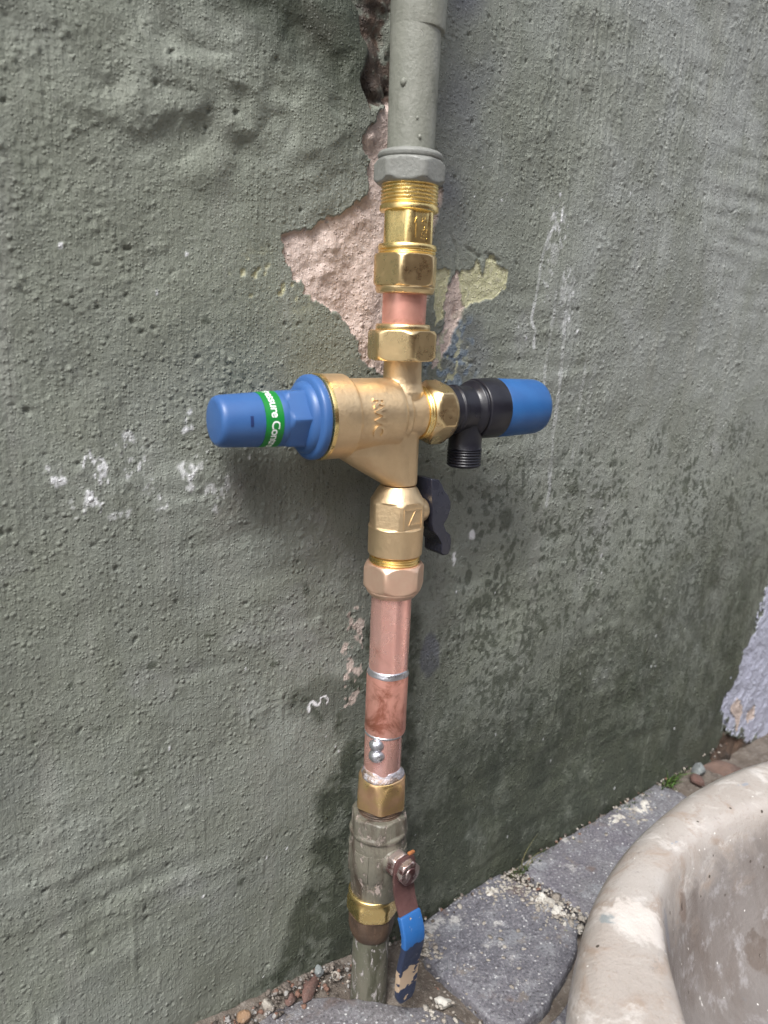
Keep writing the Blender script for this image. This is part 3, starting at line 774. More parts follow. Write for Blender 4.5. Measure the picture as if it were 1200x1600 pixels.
for (z, which, off) in prof:
    for k in range(NB_):
        r = (ri if which else ro)[k] + off
        nz_ = mnoise.noise(Vector((math.cos(R(ang[k])) * 3, math.sin(R(ang[k])) * 3, z * .02)))
        r += 1.4 * nz_
        V.append((190 + r * math.cos(R(ang[k])), -420 + r * math.sin(R(ang[k])), z + 1.0 * mnoise.noise(Vector((math.cos(R(ang[k])) * 5, math.sin(R(ang[k])) * 5, z * .01 + 7)))))
for i in range(len(prof) - 1):
    for k in range(NB_): F.append((i * NB_ + k, i * NB_ + (k + 1) % NB_, (i + 1) * NB_ + (k + 1) % NB_, (i + 1) * NB_ + k))
F.append(tuple(range(NB_))); F.append(tuple((len(prof) - 1) * NB_ + k for k in range(NB_)))
basin = link('basin', G().add(V, F).mesh('basin', 60), mat_basin())
tag(basin, 'round stained beige stoneware basin with a thick rolled rim, standing on the paving', 'basin')

# ================================================================== THE WATER PIPE
VIEW = 230.0     # azimuth of the side of the pipe that faces the yard's corner
pipe = thing('water_pipe', (-0.004, 0, -0.47), 'outdoor water pipe of painted metal, brass valves and copper running up the wall', 'water pipe')
def part(name, me, mat, label=None, parent=None):
    o = link(name, me, mat, parent or pipe)
    if label: o['label'] = label
    return o
def hexnut(t0, t1, rc, corner, c=(0, 0), axis='z', ch=2.6, ratio=0.885, cap=(True, True), drop=3.2):
    a = rc * ratio
    g = G()
    s = 1 if t1 > t0 else -1
    pr = [(t0, rc - drop, a)]
    for q in (0.35, 0.7, 1.0): pr.append((t0 + s * ch * q, rc - drop * (1 - q), a))
    for q in (1.0, 0.7, 0.35): pr.append((t1 - s * ch * q, rc - drop * (1 - q), a))
    pr.append((t1, rc - drop, a))
    return g.lathe(pr, axis, c, corner, 96, cap)

# --- painted supply pipe
g = G().lathe([(138, 13.6), (145, 14.3), (166, 14.4), (190, 14.8), (228, 15.2)], c=(-0.6, 0), wob=0.35, n=64)
sup = part('supply_pipe', g.mesh('supply_pipe'), M['pipe_paint'], 'pipe painted over in the grey green of the wall')
g = G().lathe([(226.5, 15.2), (227, 16.2), (229, 16.6), (260, 16.8), (700, 18)], c=(0.8, 0), wob=0.3, n=64)
part('pipe_socket', g.mesh('pipe_socket'), M['pipe_paint'], None, sup)
g = hexnut(142.0, 156.0, 22.0, VIEW + 24, (-0.8, 0), drop=2.6, ratio=0.90)
g.lathe([(155, 15), (155.6, 18.6), (156.6, 19.8), (158.6, 20.1), (160.0, 19.3), (160.8, 17.0), (161.6, 14.4)], c=(-0.8, 0), wob=0.5)
part('compression_nut', bev(g.mesh('compression_nut'), 1.1, 3), M['nut_paint'], 'hexagonal nut painted grey green', sup)
# blisters of old paint on the pipe
g = G()
for (az, z, r) in [(VIEW - 24, 196, 2.0), (VIEW + 12, 177, 0.9), (VIEW + 20, 167, 1.1)]:
    x, y = -0.6 + 14.5 * math.cos(R(az)), 14.5 * math.sin(R(az))
    V = []; F = []
    for i in range(7):
        ph = PI * i / 6
        for j in range(10):
            V.append((x + r * math.sin(ph) * math.cos(2 * PI * j / 10), y + r * math.sin(ph) * math.sin(2 * PI * j / 10), z + 1.25 * r * math.cos(ph)))
    for i in range(6):
        for j in range(10): F.append((i * 10 + j, i * 10 + (j + 1) % 10, (i + 1) * 10 + (j + 1) % 10, (i + 1) * 10 + j))
    g.add(V, F)
part('paint_blister', g.mesh('paint_blister', 0), M['pipe_paint'], None, sup)

# --- brass check valve below it
cx = 0.2
g = G().lathe([(144, 15)] + thread(143.5, 130.5, 2.1, 17.8, 0.9) + [(130, 16.9), (129.6, 18.2), (127, 18.4), (126.4, 17.6), (126, 16.4)] , c=(cx, 0))
chk = part('check_valve', bev(g.mesh('check_valve'), 0.25), M['brass_bright'], 'shiny brass non-return valve with faceted middle')
g = G().lathe([(126.6, 15.5, 14.9), (126, 16.6, 15.1), (107.6, 16.6, 15.1), (106.8, 16.6, 15.1)], c=(cx, 0), corner=VIEW + 2)
g.lathe([(107.4, 15.6), (107, 18.0), (105.4, 18.6), (104, 18.4)] + thread(103.8, 99, 2.0, 18.2, 0.8) + [(98, 17), (97.4, 14)], c=(cx, 0))
part('valve_body', bev(g.mesh('valve_body'), 0.35), M['brass_bright'], None, chk)
# raised arrow on the flat that faces half right, and cast marks beside it
fa = R(VIEW + 32); fn = Vector((math.cos(fa), math.sin(fa), 0)); ft = Vector((-math.sin(fa), math.cos(fa), 0))
def on_flat(me, c, dist, n_, t_, rot=0.0):
    ca, sa = math.cos(rot), math.sin(rot)
    def fnm(co):
        u, v = co.x * ca - co.y * sa, co.x * sa + co.y * ca
        p = c + n_ * (dist + co.z) + t_ * u + Vector((0, 0, v))
        return p
    return map_verts(me, fnm)
g = G()
def flatbox(u0, u1, v0, v1, h, cz, lean=0.0, nrm=fn, tng=ft, dist=15.0, cc=cx):
    V = []
    for u in (u0, u1):
        for hgt in (-0.6, h):
            for v in (v0, v1):
                p = Vector((cc, 0, cz)) + nrm * (dist + hgt) + tng * (u + lean * (v - v0)) + Vector((0, 0, v))
                V.append(tuple(p))
    return V, [(0, 1, 3, 2), (4, 6, 7, 5), (0, 4, 5, 1), (2, 3, 7, 6), (0, 2, 6, 4), (1, 5, 7, 3)]
g.add(*flatbox(-4.0, -3.0, -6.5, 5.5, 0.45, 117)); g.add(*flatbox(-5.2, -4.1, 1.6, 5.0, 0.5, 117, 0.35))
part('flow_arrow', bev(g.mesh('flow_arrow'), 0.15), M['brass_bright'], None, chk)
g = G()
for i in range(9):
    for j in range(3):
        if random.random() < 0.75:
            u = 0.4 + j * 1.6 + random.uniform(-.3, .3); v = -7 + i * 1.6 + random.uniform(-.2, .2)
            g.add(*flatbox(u, u + random.uniform(.7, 1.3), v, v + random.uniform(.5, 1.1), 0.3, 117, random.uniform(-.5, .5)))
part('cast_marks', bev(g.mesh('cast_marks'), 0.12), M['brass_bright'], None, chk)
g = hexnut(101, 82, 21.2, VIEW - 7, (-0.4, 0), ch=1.8, drop=1.4)
g.lathe([(82.5, 17), (82, 18.8), (80.6, 18.9), (79.4, 18.6), (77.8, 18.2), (77.4, 14)], c=(-0.2, 0))
part('compression_nut', bev(g.mesh('compression_nut'), 0.35), M['brass_nut'], None, chk)

# --- copper stub
g = G().lathe([(50, 13.9), (54, 14.0), (68, 14.05), (80, 14.0)], c=(0, 0), n=64, wob=0.15)
part('copper_pipe', g.mesh('copper_pipe'), M['copper_stained'], 'short bare copper stub between two brass nuts')

# --- pressure reducing valve: cast body fused from its barrels
g = G()
g.lathe([(-62.9, 20), (-62.5, 25.6), (-61.5, 26.4), (-60.3, 26.5), (-44.6, 26.4), (-43.4, 25.7), (-42.7, 23.7), (-41, 23.4), (-11, 23.4), (-8.4, 22.8), (-6.8, 21.0), (-6.0, 19.3), (-1.2, 19.2), (-0.4, 17.6), (0.6, 16.6), (13.4, 16.5), (14, 12)], axis='x', n=96)
g.lathe([(-4, 12.4), (8, 13.4), (12, 14.4), (14.6, 14.6), (17, 13.7), (20, 12.9), (24, 12.5), (28, 12.4), (37, 12.3)], c=(1.2, 0), n=64)
def ell(cx_, rx, ry, z, n=48): return [(cx_ + rx * math.cos(2 * PI * k / n), ry * math.sin(2 * PI * k / n), z) for k in range(n)]
g.loft([ell(-18.5, 31, 16, -12), ell(-18.5, 30.5, 15.5, -24.5), ell(-8.2, 21, 13.6, -36.5), ell(1.5, 12.2, 12.2, -47)])
g.lathe([(-10, 12.4), (-47.5, 12.2)], c=(1.6, 0), n=48)
body = apply_mods(g.mesh('pressure_valve', 0), [('REMESH', dict(mode='VOXEL', voxel_size=0.00058)), ('SMOOTH', dict(factor=0.6, iterations=5))], 'pressure_valve')
body.polygons.foreach_set('use_smooth', [True] * len(body.polygons))
prv = part('pressure_valve', body, M['brass_cast'], 'matt cast brass pressure valve with blue adjusting cap')
part('face_ring', G().lathe([(-63.4, 18), (-63.35, 25.6), (-63.0, 26.5), (-62.0, 26.8), (-60.6, 26.75), (-60.5, 18)], axis='x').mesh('face_ring'), M['brass_bright'], None, prv)
# raised letters: read downwards on the barrel, tops turned to the right
tm = text_mesh('RWC', 10.8, 1.15, 0.30, 0.95)
tm = map_verts(tm, lambda c_: (0.001 * (-30.0 + c_.y), -0.001 * (23.3 + 0.25 + c_.z * .8) * math.cos((c_.x - 1.0) / 23.4 - 0.02), -0.001 * (23.3 + 0.25 + c_.z * .8) * math.sin((c_.x - 1.0) / 23.4 - 0.02)))
part('lettering', bev(tm, 0.12, 1), M['brass_cast'], 'raised cast letters RWC', prv)
tm = text_mesh('CR', 4.0, 0.4, 0.05)
fnv = Vector((math.cos(R(VIEW + 6)), math.sin(R(VIEW + 6)), 0)); ftv = Vector((-math.sin(R(VIEW + 6)), math.cos(R(VIEW + 6)), 0))
on_flat(tm, Vector((1.2, 0, -30.5)), 12.7, fnv, ftv, -PI / 2)
for v_ in tm.vertices: v_.co *= 0.001
part('lettering', tm, M['brass_cast'], 'small raised cast letters CR', prv)
# blue adjusting cap
g = G().lathe([(-128.0, 0.5), (-127.9, 11.4), (-127.5, 12.9), (-126.6, 14.1), (-125.2, 14.8), (-123.4, 15.1), (-102.6, 16.05), (-102.2, 16.05)], axis='x', cap=(True, True))
acap = part('adjusting_cap', bev(g.mesh('adjusting_cap', 50), 0.2), M['blue_cap'], 'blue plastic adjusting cap', prv)
g = G().lathe([(-102.3, 14), (-102.2, 16.25), (-91.1, 16.65), (-91.0, 14)], axis='x')
part('label_band', g.mesh('label_band'), M['green_band'], 'green band printed with white lettering', prv)
tm = text_mesh('Pressure Control Valve', 7.4, 0.03, 0.12, 0.93)
# centre the gap between the two words' "re C" on the side seen from the yard
map_verts(tm, lambda c_: (0.001 * (-96.4 + c_.y), -0.001 * (16.52 + c_.z) * math.cos((c_.x + 7.0) / 16.2 - 0.10), -0.001 * (16.52 + c_.z) * math.sin((c_.x + 7.0) / 16.2 - 0.10)))
part('band_lettering', tm, M['white_print'], 'white printed words Pressure Control Valve', prv)
g = G().lathe([(-91.1, 13), (-91.0, 16.4), (-88, 16.6), (-87.2, 16.6), (-86.4, 17.0, 16.3), (-84.8, 18.6, 16.5), (-74.8, 19.4, 16.9), (-73.8, 19.4, 16.9), (-73.2, 17)], axis='x', corner=4)
part('cap_hexagon', bev(g.mesh('cap_hexagon', 25), 0.35, 2, 20), M['blue_cap'], None, prv)
g = G().lathe([(-75, 15), (-74.6, 18.2), (-73.6, 20.2), (-71.6, 21.8), (-70.2, 22.2), (-69.6, 24.2), (-68.9, 25.4), (-68.0, 26.0), (-65.0, 26.2), (-64.0, 25.8), (-63.45, 24.8), (-63.4, 15)], axis='x')
part('cap_flange', g.mesh('cap_flange', 50), M['blue_cap'], None, prv)
g = G()
V = []; F = []
for i, (x0, x1) in enumerate([(-111.6, -109.8)]):
    for q in range(9):
        a_ = R(-9 + q * 2.7 + 3)
        for x_ in (x0, x1):
            for rr in (14.6, 15.95):
                V.append((x_, -rr * math.cos(a_), rr * math.sin(a_)))
    for q in range(8):
        b_ = q * 4
        F += [(b_, b_ + 1, b_ + 5, b_ + 4), (b_ + 2, b_ + 6, b_ + 7, b_ + 3), (b_ + 1, b_ + 3, b_ + 7, b_ + 5), (b_, b_ + 4, b_ + 6, b_ + 2)]
    F += [(0, 2, 3, 1), (32, 33, 35, 34)]
part('cap_slot', g.add(V, F).mesh('cap_slot'), M['blue_slot'], None, prv)
# nut on top of the valve
g = hexnut(34.6, 53.5, 22.6, VIEW + 24, (-0.2, 0), ch=2.2, drop=1.9)
g.lathe([(53, 16), (53.6, 17.6), (55.4, 17.7), (57.2, 17.2), (57.6, 13.9)], c=(0.2, 0))
part('compression_nut', bev(g.mesh('compression_nut'), 0.4), M['brass_nut'], None, prv)
# union nut towards the relief valve
g = G().lathe([(13.2, 12)] + thread(13.4, 17.6, 2.0, 17.9, 0.7) + [(18, 14)], axis='x')
part('thread', g.mesh('thread'), M['brass_bright'], None, prv)
g = hexnut(17.6, 37.0, 21.9, -19, axis='x', ch=5.4, drop=4.4, ratio=0.872)
unut = part('union_nut', bev(g.mesh('union_nut'), 0.5), M['brass_nut'], None, prv)

# --- relief valve, black body and blue end
g = G().lathe([(36.6, 10), (36.8, 15.2), (38, 15.9), (42.5, 15.9), (43.3, 17.0), (45.3, 17.0), (46.1, 15.9), (56.0, 16.0), (57.6, 17.2), (59.2, 19.4), (60.8, 19.9), (61.4, 18.7), (62.0, 18.7), (62.4, 20.4), (63.6, 20.9), (79.8, 21.2), (80.6, 20.9), (80.9, 17)], axis='x', c=(0, 1.2))
rel = part('relief_valve', bev(g.mesh('relief_valve', 45), 0.3), M['black_plastic'], 'black plastic relief valve with threaded spout and blue end cap')
g = G().lathe([(80.6, 15), (80.8, 20.6), (81.4, 20.9), (108, 20.2), (117, 19.8), (120, 18.9), (122, 17.0), (123, 14.4), (123.4, 11), (123.5, 0.5)], axis='x', c=(0, 1.0))
part('relief_cap', g.mesh('relief_cap', 50), M['blue_dark'], 'darker blue end cap', rel)
g = G().lathe([(-4, 12.6), (-15, 12.0), (-20, 11.7), (-26.0, 11.7), (-26.4, 12.4)] + thread(-26.8, -38.6, 2.0, 12.3, 0.85) + [(-39.2, 11), (-39.4, 8.6), (-34, 8.4)], c=(56.5, 0))
part('outlet_spout', bev(g.mesh('outlet_spout'), 0.15, 1), M['black_plastic'], None, rel)
# sparse moulded marks on the black body
g = G()
for i in range(8):
    a_ = R(random.uniform(-16, 20)); x_ = random.uniform(49, 56); w_ = random.uniform(.5, 1.4)
    V = []
    for dx_ in (0, w_):
        for da in (0, random.uniform(.02, .06)):
            for rr in (15.5, 16.25): V.append((x_ + dx_, -rr * math.cos(a_ + da), 1.2 + rr * math.sin(a_ + da)))
    g.add(V, [(0, 1, 3, 2), (4, 6, 7, 5), (0, 4, 5, 1), (2, 3, 7, 6), (0, 2, 6, 4), (1, 5, 7, 3)])
part('moulded_marks', g.mesh('moulded_marks'), M['black_lever'], None, rel)

SW = Matrix.Translation((0, 0, 0.0016)) @ Matrix.Rotation(R(-6), 4, 'Z') @ Matrix.Rotation(R(-0.7), 4, 'Y')
for o in [prv, rel] + list(prv.children) + list(rel.children):
    o.data.transform(SW); o.data.update()

# --- isolating valve with black butterfly lever
cx = 1.5
g = G().lathe([(-46.5, 12.2), (-47.5, 12.6), (-48.4, 13.4), (-56.2, 18.0), (-57.4, 18.8, 17.3), (-58.2, 19.2, 17.4), (-73.2, 19.2, 17.4), (-74.0, 19.0, 17.5), (-74.4, 19.0, 18.4), (-75.2, 19.2), (-76, 18.9), (-93.4, 18.7), (-94.2, 18.3), (-94.6, 16.6)], c=(cx, 0), corner=300)
iso = part('isolating_valve', bev(g.mesh('isolating_valve', 25), 0.45, 2, 18), M['brass_cast'], 'brass isolating valve with black butterfly lever')
g = G().lathe([(-94.2, 15)] + thread(-94.8, -102.6, 1.9, 17.5, 0.8) + [(-103, 15)], c=(cx, 0))
part('thread', g.mesh('thread'), M['brass_bright'], None, iso)
g = hexnut(-100.6, -119.6, 21.6, VIEW - 14, (cx, 0), ch=3.4, drop=2.4)
g.lathe([(-119, 15), (-119.4, 18.6), (-120.6, 18.6), (-121.8, 17.8), (-122.6, 16.8), (-124, 16.2), (-124.6, 14)], c=(cx - 0.4, 0))
part('compression_nut', bev(g.mesh('compression_nut'), 0.4), M['brass_pink'], 'pinkish brass hexagonal nut', iso)
# raised frame with a slash, on the flat that faces straight off the wall
g = G(); nf, tf_ = Vector((0, -1, 0)), Vector((1, 0, 0))
for (u0, u1, v0, v1, ln) in [(-7.6, 7.6, 5.0, 6.2, 0), (-8.0, -6.6, -7, 6.2, 0), (7.0, 8.0, -7, 6.2, 0), (-3.6, 6.4, -5.2, -4.0, 0), (-4.0, -3.4, -4.6, 5, 0.55)]:
    g.add(*flatbox(u0, u1, v0, v1, 0.5, -66, ln, nf, tf_, 17.4, cx))
part('flow_mark', bev(g.mesh('flow_mark'), 0.2), M['brass_cast'], None, iso)
g = G().lathe([(15, 9.2), (22.4, 9.0), (24.4, 8.2), (25, 6), (28.4, 5.6), (28.6, 3)], axis='x', c=(0, -66))
part('stem_boss', g.mesh('stem_boss'), M['brass_cast'], None, iso)
pr_ = [(23.5, -43.0), (30.5, -44.0), (33.2, -47), (36.2, -52), (40.6, -56), (43.4, -61), (43.6, -66.5), (41.2, -72.5), (37.6, -77), (40.6, -82), (45.2, -85.5), (46.4, -90), (46.0, -97), (44, -99.8), (39.6, -100), (37.4, -98), (37.0, -91), (33.6, -86), (28.6, -81), (26.6, -75), (26.0, -62), (24.6, -52)]
V = []; F = []
np_ = len(pr_)
for (yy, sc_) in ((-9.4, 0.9), (-8.6, 1.0), (8.6, 1.0), (9.4, 0.9)):
    for (x_, z_) in pr_: V.append((34 + (x_ - 34) * (1 if sc_ == 1 else 0.95), yy, -72 + (z_ + 72) * (1 if sc_ == 1 else 0.985)))
for i in range(3):
    for k in range(np_): F.append((i * np_ + k, i * np_ + (k + 1) % np_, (i + 1) * np_ + (k + 1) % np_, (i + 1) * np_ + k))
F += [tuple(range(np_)), tuple(3 * np_ + k for k in range(np_))]
lev = part('butterfly_lever', bev(G().add(V, F).mesh('butterfly_lever', 30), 1.8, 4, 24), M['black_lever'], 'small black butterfly lever', iso)

# --- copper run with soldered coupler
cxp = 0.4
g = G().lathe([(-120, 13.9), (-135, 14.1), (-168, 14.0), (-184, 13.9)], c=(cxp, 0), n=64, wob=0.12)
run = part('copper_pipe', g.mesh('copper_pipe'), M['copper'], 'long clean pinkish copper pipe')
g = G().lathe([(-181.0, 14.0), (-182.4, 14.75), (-183.5, 14.95), (-226.5, 14.95), (-228.2, 14.6), (-228.4, 13.4)], c=(0, 0), n=64, wob=0.15)
cpl = part('pipe_coupler', g.mesh('pipe_coupler'), M['copper_stained'], 'reddish heat-stained copper coupler')
g = G().lathe([(-178.6, 13.95), (-180.2, 14.2), (-181.6, 14.7), (-182.6, 15.15), (-183.4, 14.95), (-183.8, 14.2)], c=(0.2, 0), n=96, wob=0.35)
part('solder_ring', g.mesh('solder_ring', 0), M['solder'], None, cpl)
g = G().lathe([(-227.2, 14.0), (-228.2, 14.75), (-229.0, 14.6), (-229.8, 13.9)], c=(-0.6, 0), n=96, wob=0.4)
part('solder_ring', g.mesh('solder_ring', 0), M['solder'], None, cpl)
g = G().lathe([(-226, 13.7), (-258, 13.7), (-266, 13.6)], c=(-1.2, 0), n=64, wob=0.12)
stub = part('copper_pipe', g.mesh('copper_pipe'), M['copper'], 'short copper pipe carrying two solder drops')
for (dz, az, rr) in [(-233.8, VIEW - 21, 5.7), (-242.2, VIEW - 19, 6.1)]:
    V = []; F = []; x_, y_ = -1.2 + 12.4 * math.cos(R(az)), 12.4 * math.sin(R(az))
    for i in range(13):
        ph = PI * i / 12
        for j in range(20):
            th = 2 * PI * j / 20
            p = Vector((rr * math.sin(ph) * math.cos(th) * (1.0), rr * math.sin(ph) * math.sin(th), rr * 0.86 * math.cos(ph)))
            p *= 1 + 0.06 * mnoise.noise(p * 0.4 + Vector((dz, 0, 0)))
            V.append((x_ + p.x, y_ + p.y, dz + p.z))
    for i in range(12):
        for j in range(20): F.append((i * 20 + j, i * 20 + (j + 1) % 20, (i + 1) * 20 + (j + 1) % 20, (i + 1) * 20 + j))
    part('solder_drop', G().add(V, F).mesh('solder_drop', 0), M['solder'], None, stub)

# --- threaded adaptor
g = G().lathe([(-262, 14.5), (-263.6, 16.6), (-265.6, 17.4), (-268, 18.2, 17.2), (-276, 19.6, 17.4), (-286.6, 19.6, 17.4), (-287.6, 19.2, 17.2), (-288, 15)], c=(-0.9, 0), corner=VIEW)
adp = part('threaded_adaptor', bev(g.mesh('threaded_adaptor', 25), 0.4, 2, 20), M['brass_flux'], 'heat-stained brass hexagonal adaptor')
g = G().lathe([(-256.4, 13.6), (-258.4, 13.95), (-260.4, 14.9), (-261.8, 15.8), (-263.2, 16.0), (-264.4, 15.2)], c=(-1.2, 0), n=128, wob=2.0)
part('solder_ring', g.mesh('solder_ring', 0), M['solder_dull'], 'thick messy ring of solder', adp)
g = G().lathe([(-287.4, 15)] + thread(-288.2, -294, 2.0, 16.6, 0.9) + [(-294.4, 14)], c=(-1.2, 0))
part('thread', g.mesh('thread'), M['brown_nut'], None, adp)

# --- old ball valve
cx = -2.0
g = G().lathe([(-293.2, 16), (-293.8, 19.6, 19.2), (-295, 21.2, 19.6), (-306, 21.8, 19.8), (-306.8, 21.6), (-308, 22.0), (-309.6, 21.8), (-310.4, 20.6), (-312.2, 20.4), (-314.2, 20.9), (-319, 21.3), (-338, 21.3), (-344, 20.6), (-347, 19.9), (-361, 19.6), (-362.4, 19.0), (-362.8, 16)], c=(cx, 0), corner=VIEW + 10, wob=0.35)
bv = part('ball_valve', bev(g.mesh('ball_valve', 25), 0.5, 2, 22), M['valve_paint'], 'dirty painted ball valve with worn blue lever')
# raised panels round the body
g = G()
for (az, w_, z0, z1) in [(VIEW - 34, 0.30, -342, -320), (VIEW + 6, 0.13, -341, -320), (VIEW + 70, 0.3, -342, -320), (VIEW - 90, 0.3, -342, -320)]:
    V = []; F = []
    for q in range(7):
        a_ = R(az) + w_ * (q / 3 - 1)
        for rr in (19.5, 22.0):
            for z_ in (z0 - (3 if rr < 21 else 0) * 0, z1): V.append((cx + rr * math.cos(a_), rr * math.sin(a_), z_))
    for q in range(6):
        b_ = q * 4
        F += [(b_, b_ + 1, b_ + 5, b_ + 4), (b_ + 2, b_ + 6, b_ + 7, b_ + 3), (b_ + 1, b_ + 3, b_ + 7, b_ + 5), (b_, b_ + 4, b_ + 6, b_ + 2)]
    F += [(0, 2, 3, 1), (24, 25, 27, 26)]
    g.add(V, F)
part('raised_panels', bev(g.mesh('raised_panels'), 0.4), M['valve_paint'], None, bv)
sx, sz = -2.2, -325
g = G().lathe([(-14, 11.5), (-19.6, 10.6), (-21.4, 9.2), (-22, 8.2)], axis='y', c=(sx, sz))
part('stem_boss', g.mesh('stem_boss'), M['valve_paint'], None, bv)
g = G().lathe([(-21, 8.6, 8.2), (-22, 10.0, 8.9), (-28, 10.0, 8.9), (-29, 9.4, 8.6), (-29.2, 6.2), (-36, 5.4)], axis='y', c=(sx, sz), corner=15)
part('packing_nut', bev(g.mesh('packing_nut'), 0.3), M['stem_steel'], None, bv)
def strap(path, wd, th, taper=None):
    """flat bar along (y, z) points, wd across X"""
    V = []; F = []; n = len(path)
    for i, (y_, z_) in enumerate(path):
        a_ = Vector(path[max(0, i - 1)]); b_ = Vector(path[min(n - 1, i + 1)])
        t_ = (b_ - a_).normalized(); nn = Vector((t_.y, -t_.x))
        w_ = wd[i] / 2 if isinstance(wd, list) else wd / 2
        for (u, q) in ((-w_, -th / 2), (w_, -th / 2), (w_, th / 2), (-w_, th / 2)):
            V.append((sx + u, y_ + nn.x * q, z_ + nn.y * q))
    for i in range(n - 1):
        for k in range(4): F.append((i * 4 + k, i * 4 + (k + 1) % 4, (i + 1) * 4 + (k + 1) % 4, (i + 1) * 4 + k))
    F += [(0, 1, 2, 3), tuple((n - 1) * 4 + k for k in range(4))]
    return V, F
lp = [(-31.4, -315), (-31.4, -320), (-31.4, -330), (-31.8, -340), (-34, -348), (-38.2, -356), (-42.2, -364), (-44.4, -370), (-45.0, -376), (-44.2, -384), (-42.0, -394), (-40.4, -406), (-39.8, -418), (-39.4, -428)]
lw = [14, 19, 20, 18.5, 18, 17.6, 17.4, 17.4, 17.4, 17.2, 17, 17, 17, 15]
g = G().add(*strap(lp, lw, 2.4))
bl = part('lever_blade', bev(g.mesh('lever_blade'), 0.4), M['rust_plate'], 'bent lever plate in flaking brown paint', bv)
sp_ = [(-38.6, -357), (-42.3, -364), (-44.6, -370), (-45.2, -376), (-44.4, -384), (-42.2, -394), (-40.6, -406), (-40, -418), (-39.6, -427), (-39.4, -431.5), (-39.3, -433)]
g = G().add(*strap(sp_, [19.0, 19.2, 19.4, 19.4, 19.2, 19, 19, 18.6, 17, 13, 9], 5.2))
part('lever_sleeve', bev(g.mesh('lever_sleeve', 30), 1.3, 3, 30), M['sleeve'], 'blue vinyl lever sleeve, worn through to tan', bv)
g = hexnut(-32.6, -38.6, 9.6, 10, (sx, sz), 'y', ch=1.4, drop=1.2)
lnut = part('lever_nut', bev(g.mesh('lever_nut'), 0.3), M['stem_steel'], None, bv)
g = G().lathe([(-37, 5.0), (-38.8, 4.8), (-39.3, 4.2)], axis='y', c=(sx, sz), n=24)
part('stem_end', bev(g.mesh('stem_end'), 0.4), M['stem_steel'], None, bv)
g = G()
V, F = strap([(-30.2, -314.2), (-32.6, -313.8)], 5.5, 2.0); g.add([(p[0] + 6, p[1], p[2]) for p in V], F)
part('lever_stop', bev(g.mesh('lever_stop'), 0.4), M['orange_rust'], 'orange rusty stop tab', bv)

# --- tail nut, brown union and the painted pipe going into the ground
g = G().lathe([(-359.6, 15), (-360.4, 18.8), (-362.4, 19.2), (-364, 18.6), (-366, 18.9, 17.6), (-368.2, 20.0, 17.9), (-376.6, 20.0, 17.9), (-379, 18.8, 17.6), (-379.8, 15)], c=(-4.4, 0), corner=VIEW + 34)
tn = part('compression_nut', bev(g.mesh('compression_nut', 25), 0.4, 2, 20), M['brass_bright'], 'shiny yellow brass nut under the ball valve')
g = G().lathe([(-379, 14), (-379.6, 17.4), (-381, 17.8, 16.6), (-391, 17.6, 16.5), (-395.4, 16.4), (-399.4, 14.8), (-400, 13)], c=(-5.0, 0), corner=VIEW + 40, wob=0.3)
part('union_nut', g.mesh('union_nut', 30), M['brown_nut'], 'dull brown nut at the head of the lowest pipe')
g = G().lathe([(-392, 13.6), (-420, 14.0), (-455, 14.3), (-490, 14.4)], c=(-4.8, 0), n=64, wob=0.5)
part('ground_pipe', g.mesh('ground_pipe'), M['low_pipe_paint'], 'green painted pipe with white flakes entering the ground')

# ================================================================== LOOSE STONES, RUBBLE, WEEDS
def mat_stone(name, c1, c2, fl=None):
    k = NB(name)
    a = k.noise(80, 5, 0.6); b = k.noise(500, 4, 0.65)
    col = k.mix(k.ramp(a, 0.35, 0.65), c1, c2)
    if fl: col = k.mix(k.ramp(b, 0.58, 0.7, 0, 0.7), col, fl)
    return k.fin(col, 0.8, 0, k.bump(b, 0.0012, 0.8))
st = {'red': mat_stone('brick_red', (0.125, 0.066, 0.054), (0.080, 0.052, 0.044), (0.24, 0.19, 0.165)),
      'orange': mat_stone('stone_orange', (0.26, 0.16, 0.09), (0.20, 0.13, 0.085), (0.36, 0.28, 0.21)),
      'grey': mat_stone('stone_grey', (0.20, 0.22, 0.22), (0.13, 0.14, 0.145), (0.36, 0.36, 0.36)),
      'mortar': mat_stone('mortar_white', (0.52, 0.50, 0.46), (0.38, 0.355, 0.32), (0.62, 0.60, 0.57)),
      'crumb': mat_stone('mortar_crumb', (0.36, 0.335, 0.295), (0.24, 0.21, 0.18), (0.50, 0.48, 0.45)),
      'earth': None,
      'brown': mat_stone('stone_brown', (0.13, 0.082, 0.064), (0.090, 0.060, 0.050), (0.22, 0.17, 0.14))}
def mat_grit():
    k = NB('grit_mixed')
    v = k.n('ShaderNodeTexVoronoi'); k.l(k.geo, v.inputs['Vector']); v.inputs['Scale'].default_value = 210
    sc_ = k.n('ShaderNodeSeparateColor'); k.l(v.outputs['Color'], sc_.inputs[0])
    b = k.noise(600, 4, 0.65)
    col = k.mix(k.ramp(sc_.outputs[0], 0.1, 0.6), (0.045, 0.036, 0.030), (0.120, 0.100, 0.085))
    col = k.mix(k.ramp(sc_.outputs[1], 0.72, 0.76), col, (0.16, 0.085, 0.06))
    col = k.mix(k.ramp(sc_.outputs[2], 0.80, 0.84), col, (0.26, 0.25, 0.24))
    col = k.mix(k.ramp(b, 0.58, 0.70, 0, 0.6), col, (0.22, 0.20, 0.18))
    return k.fin(col, 0.75, 0, k.bump(b, 0.0010, 0.8))
st['earth'] = mat_grit()
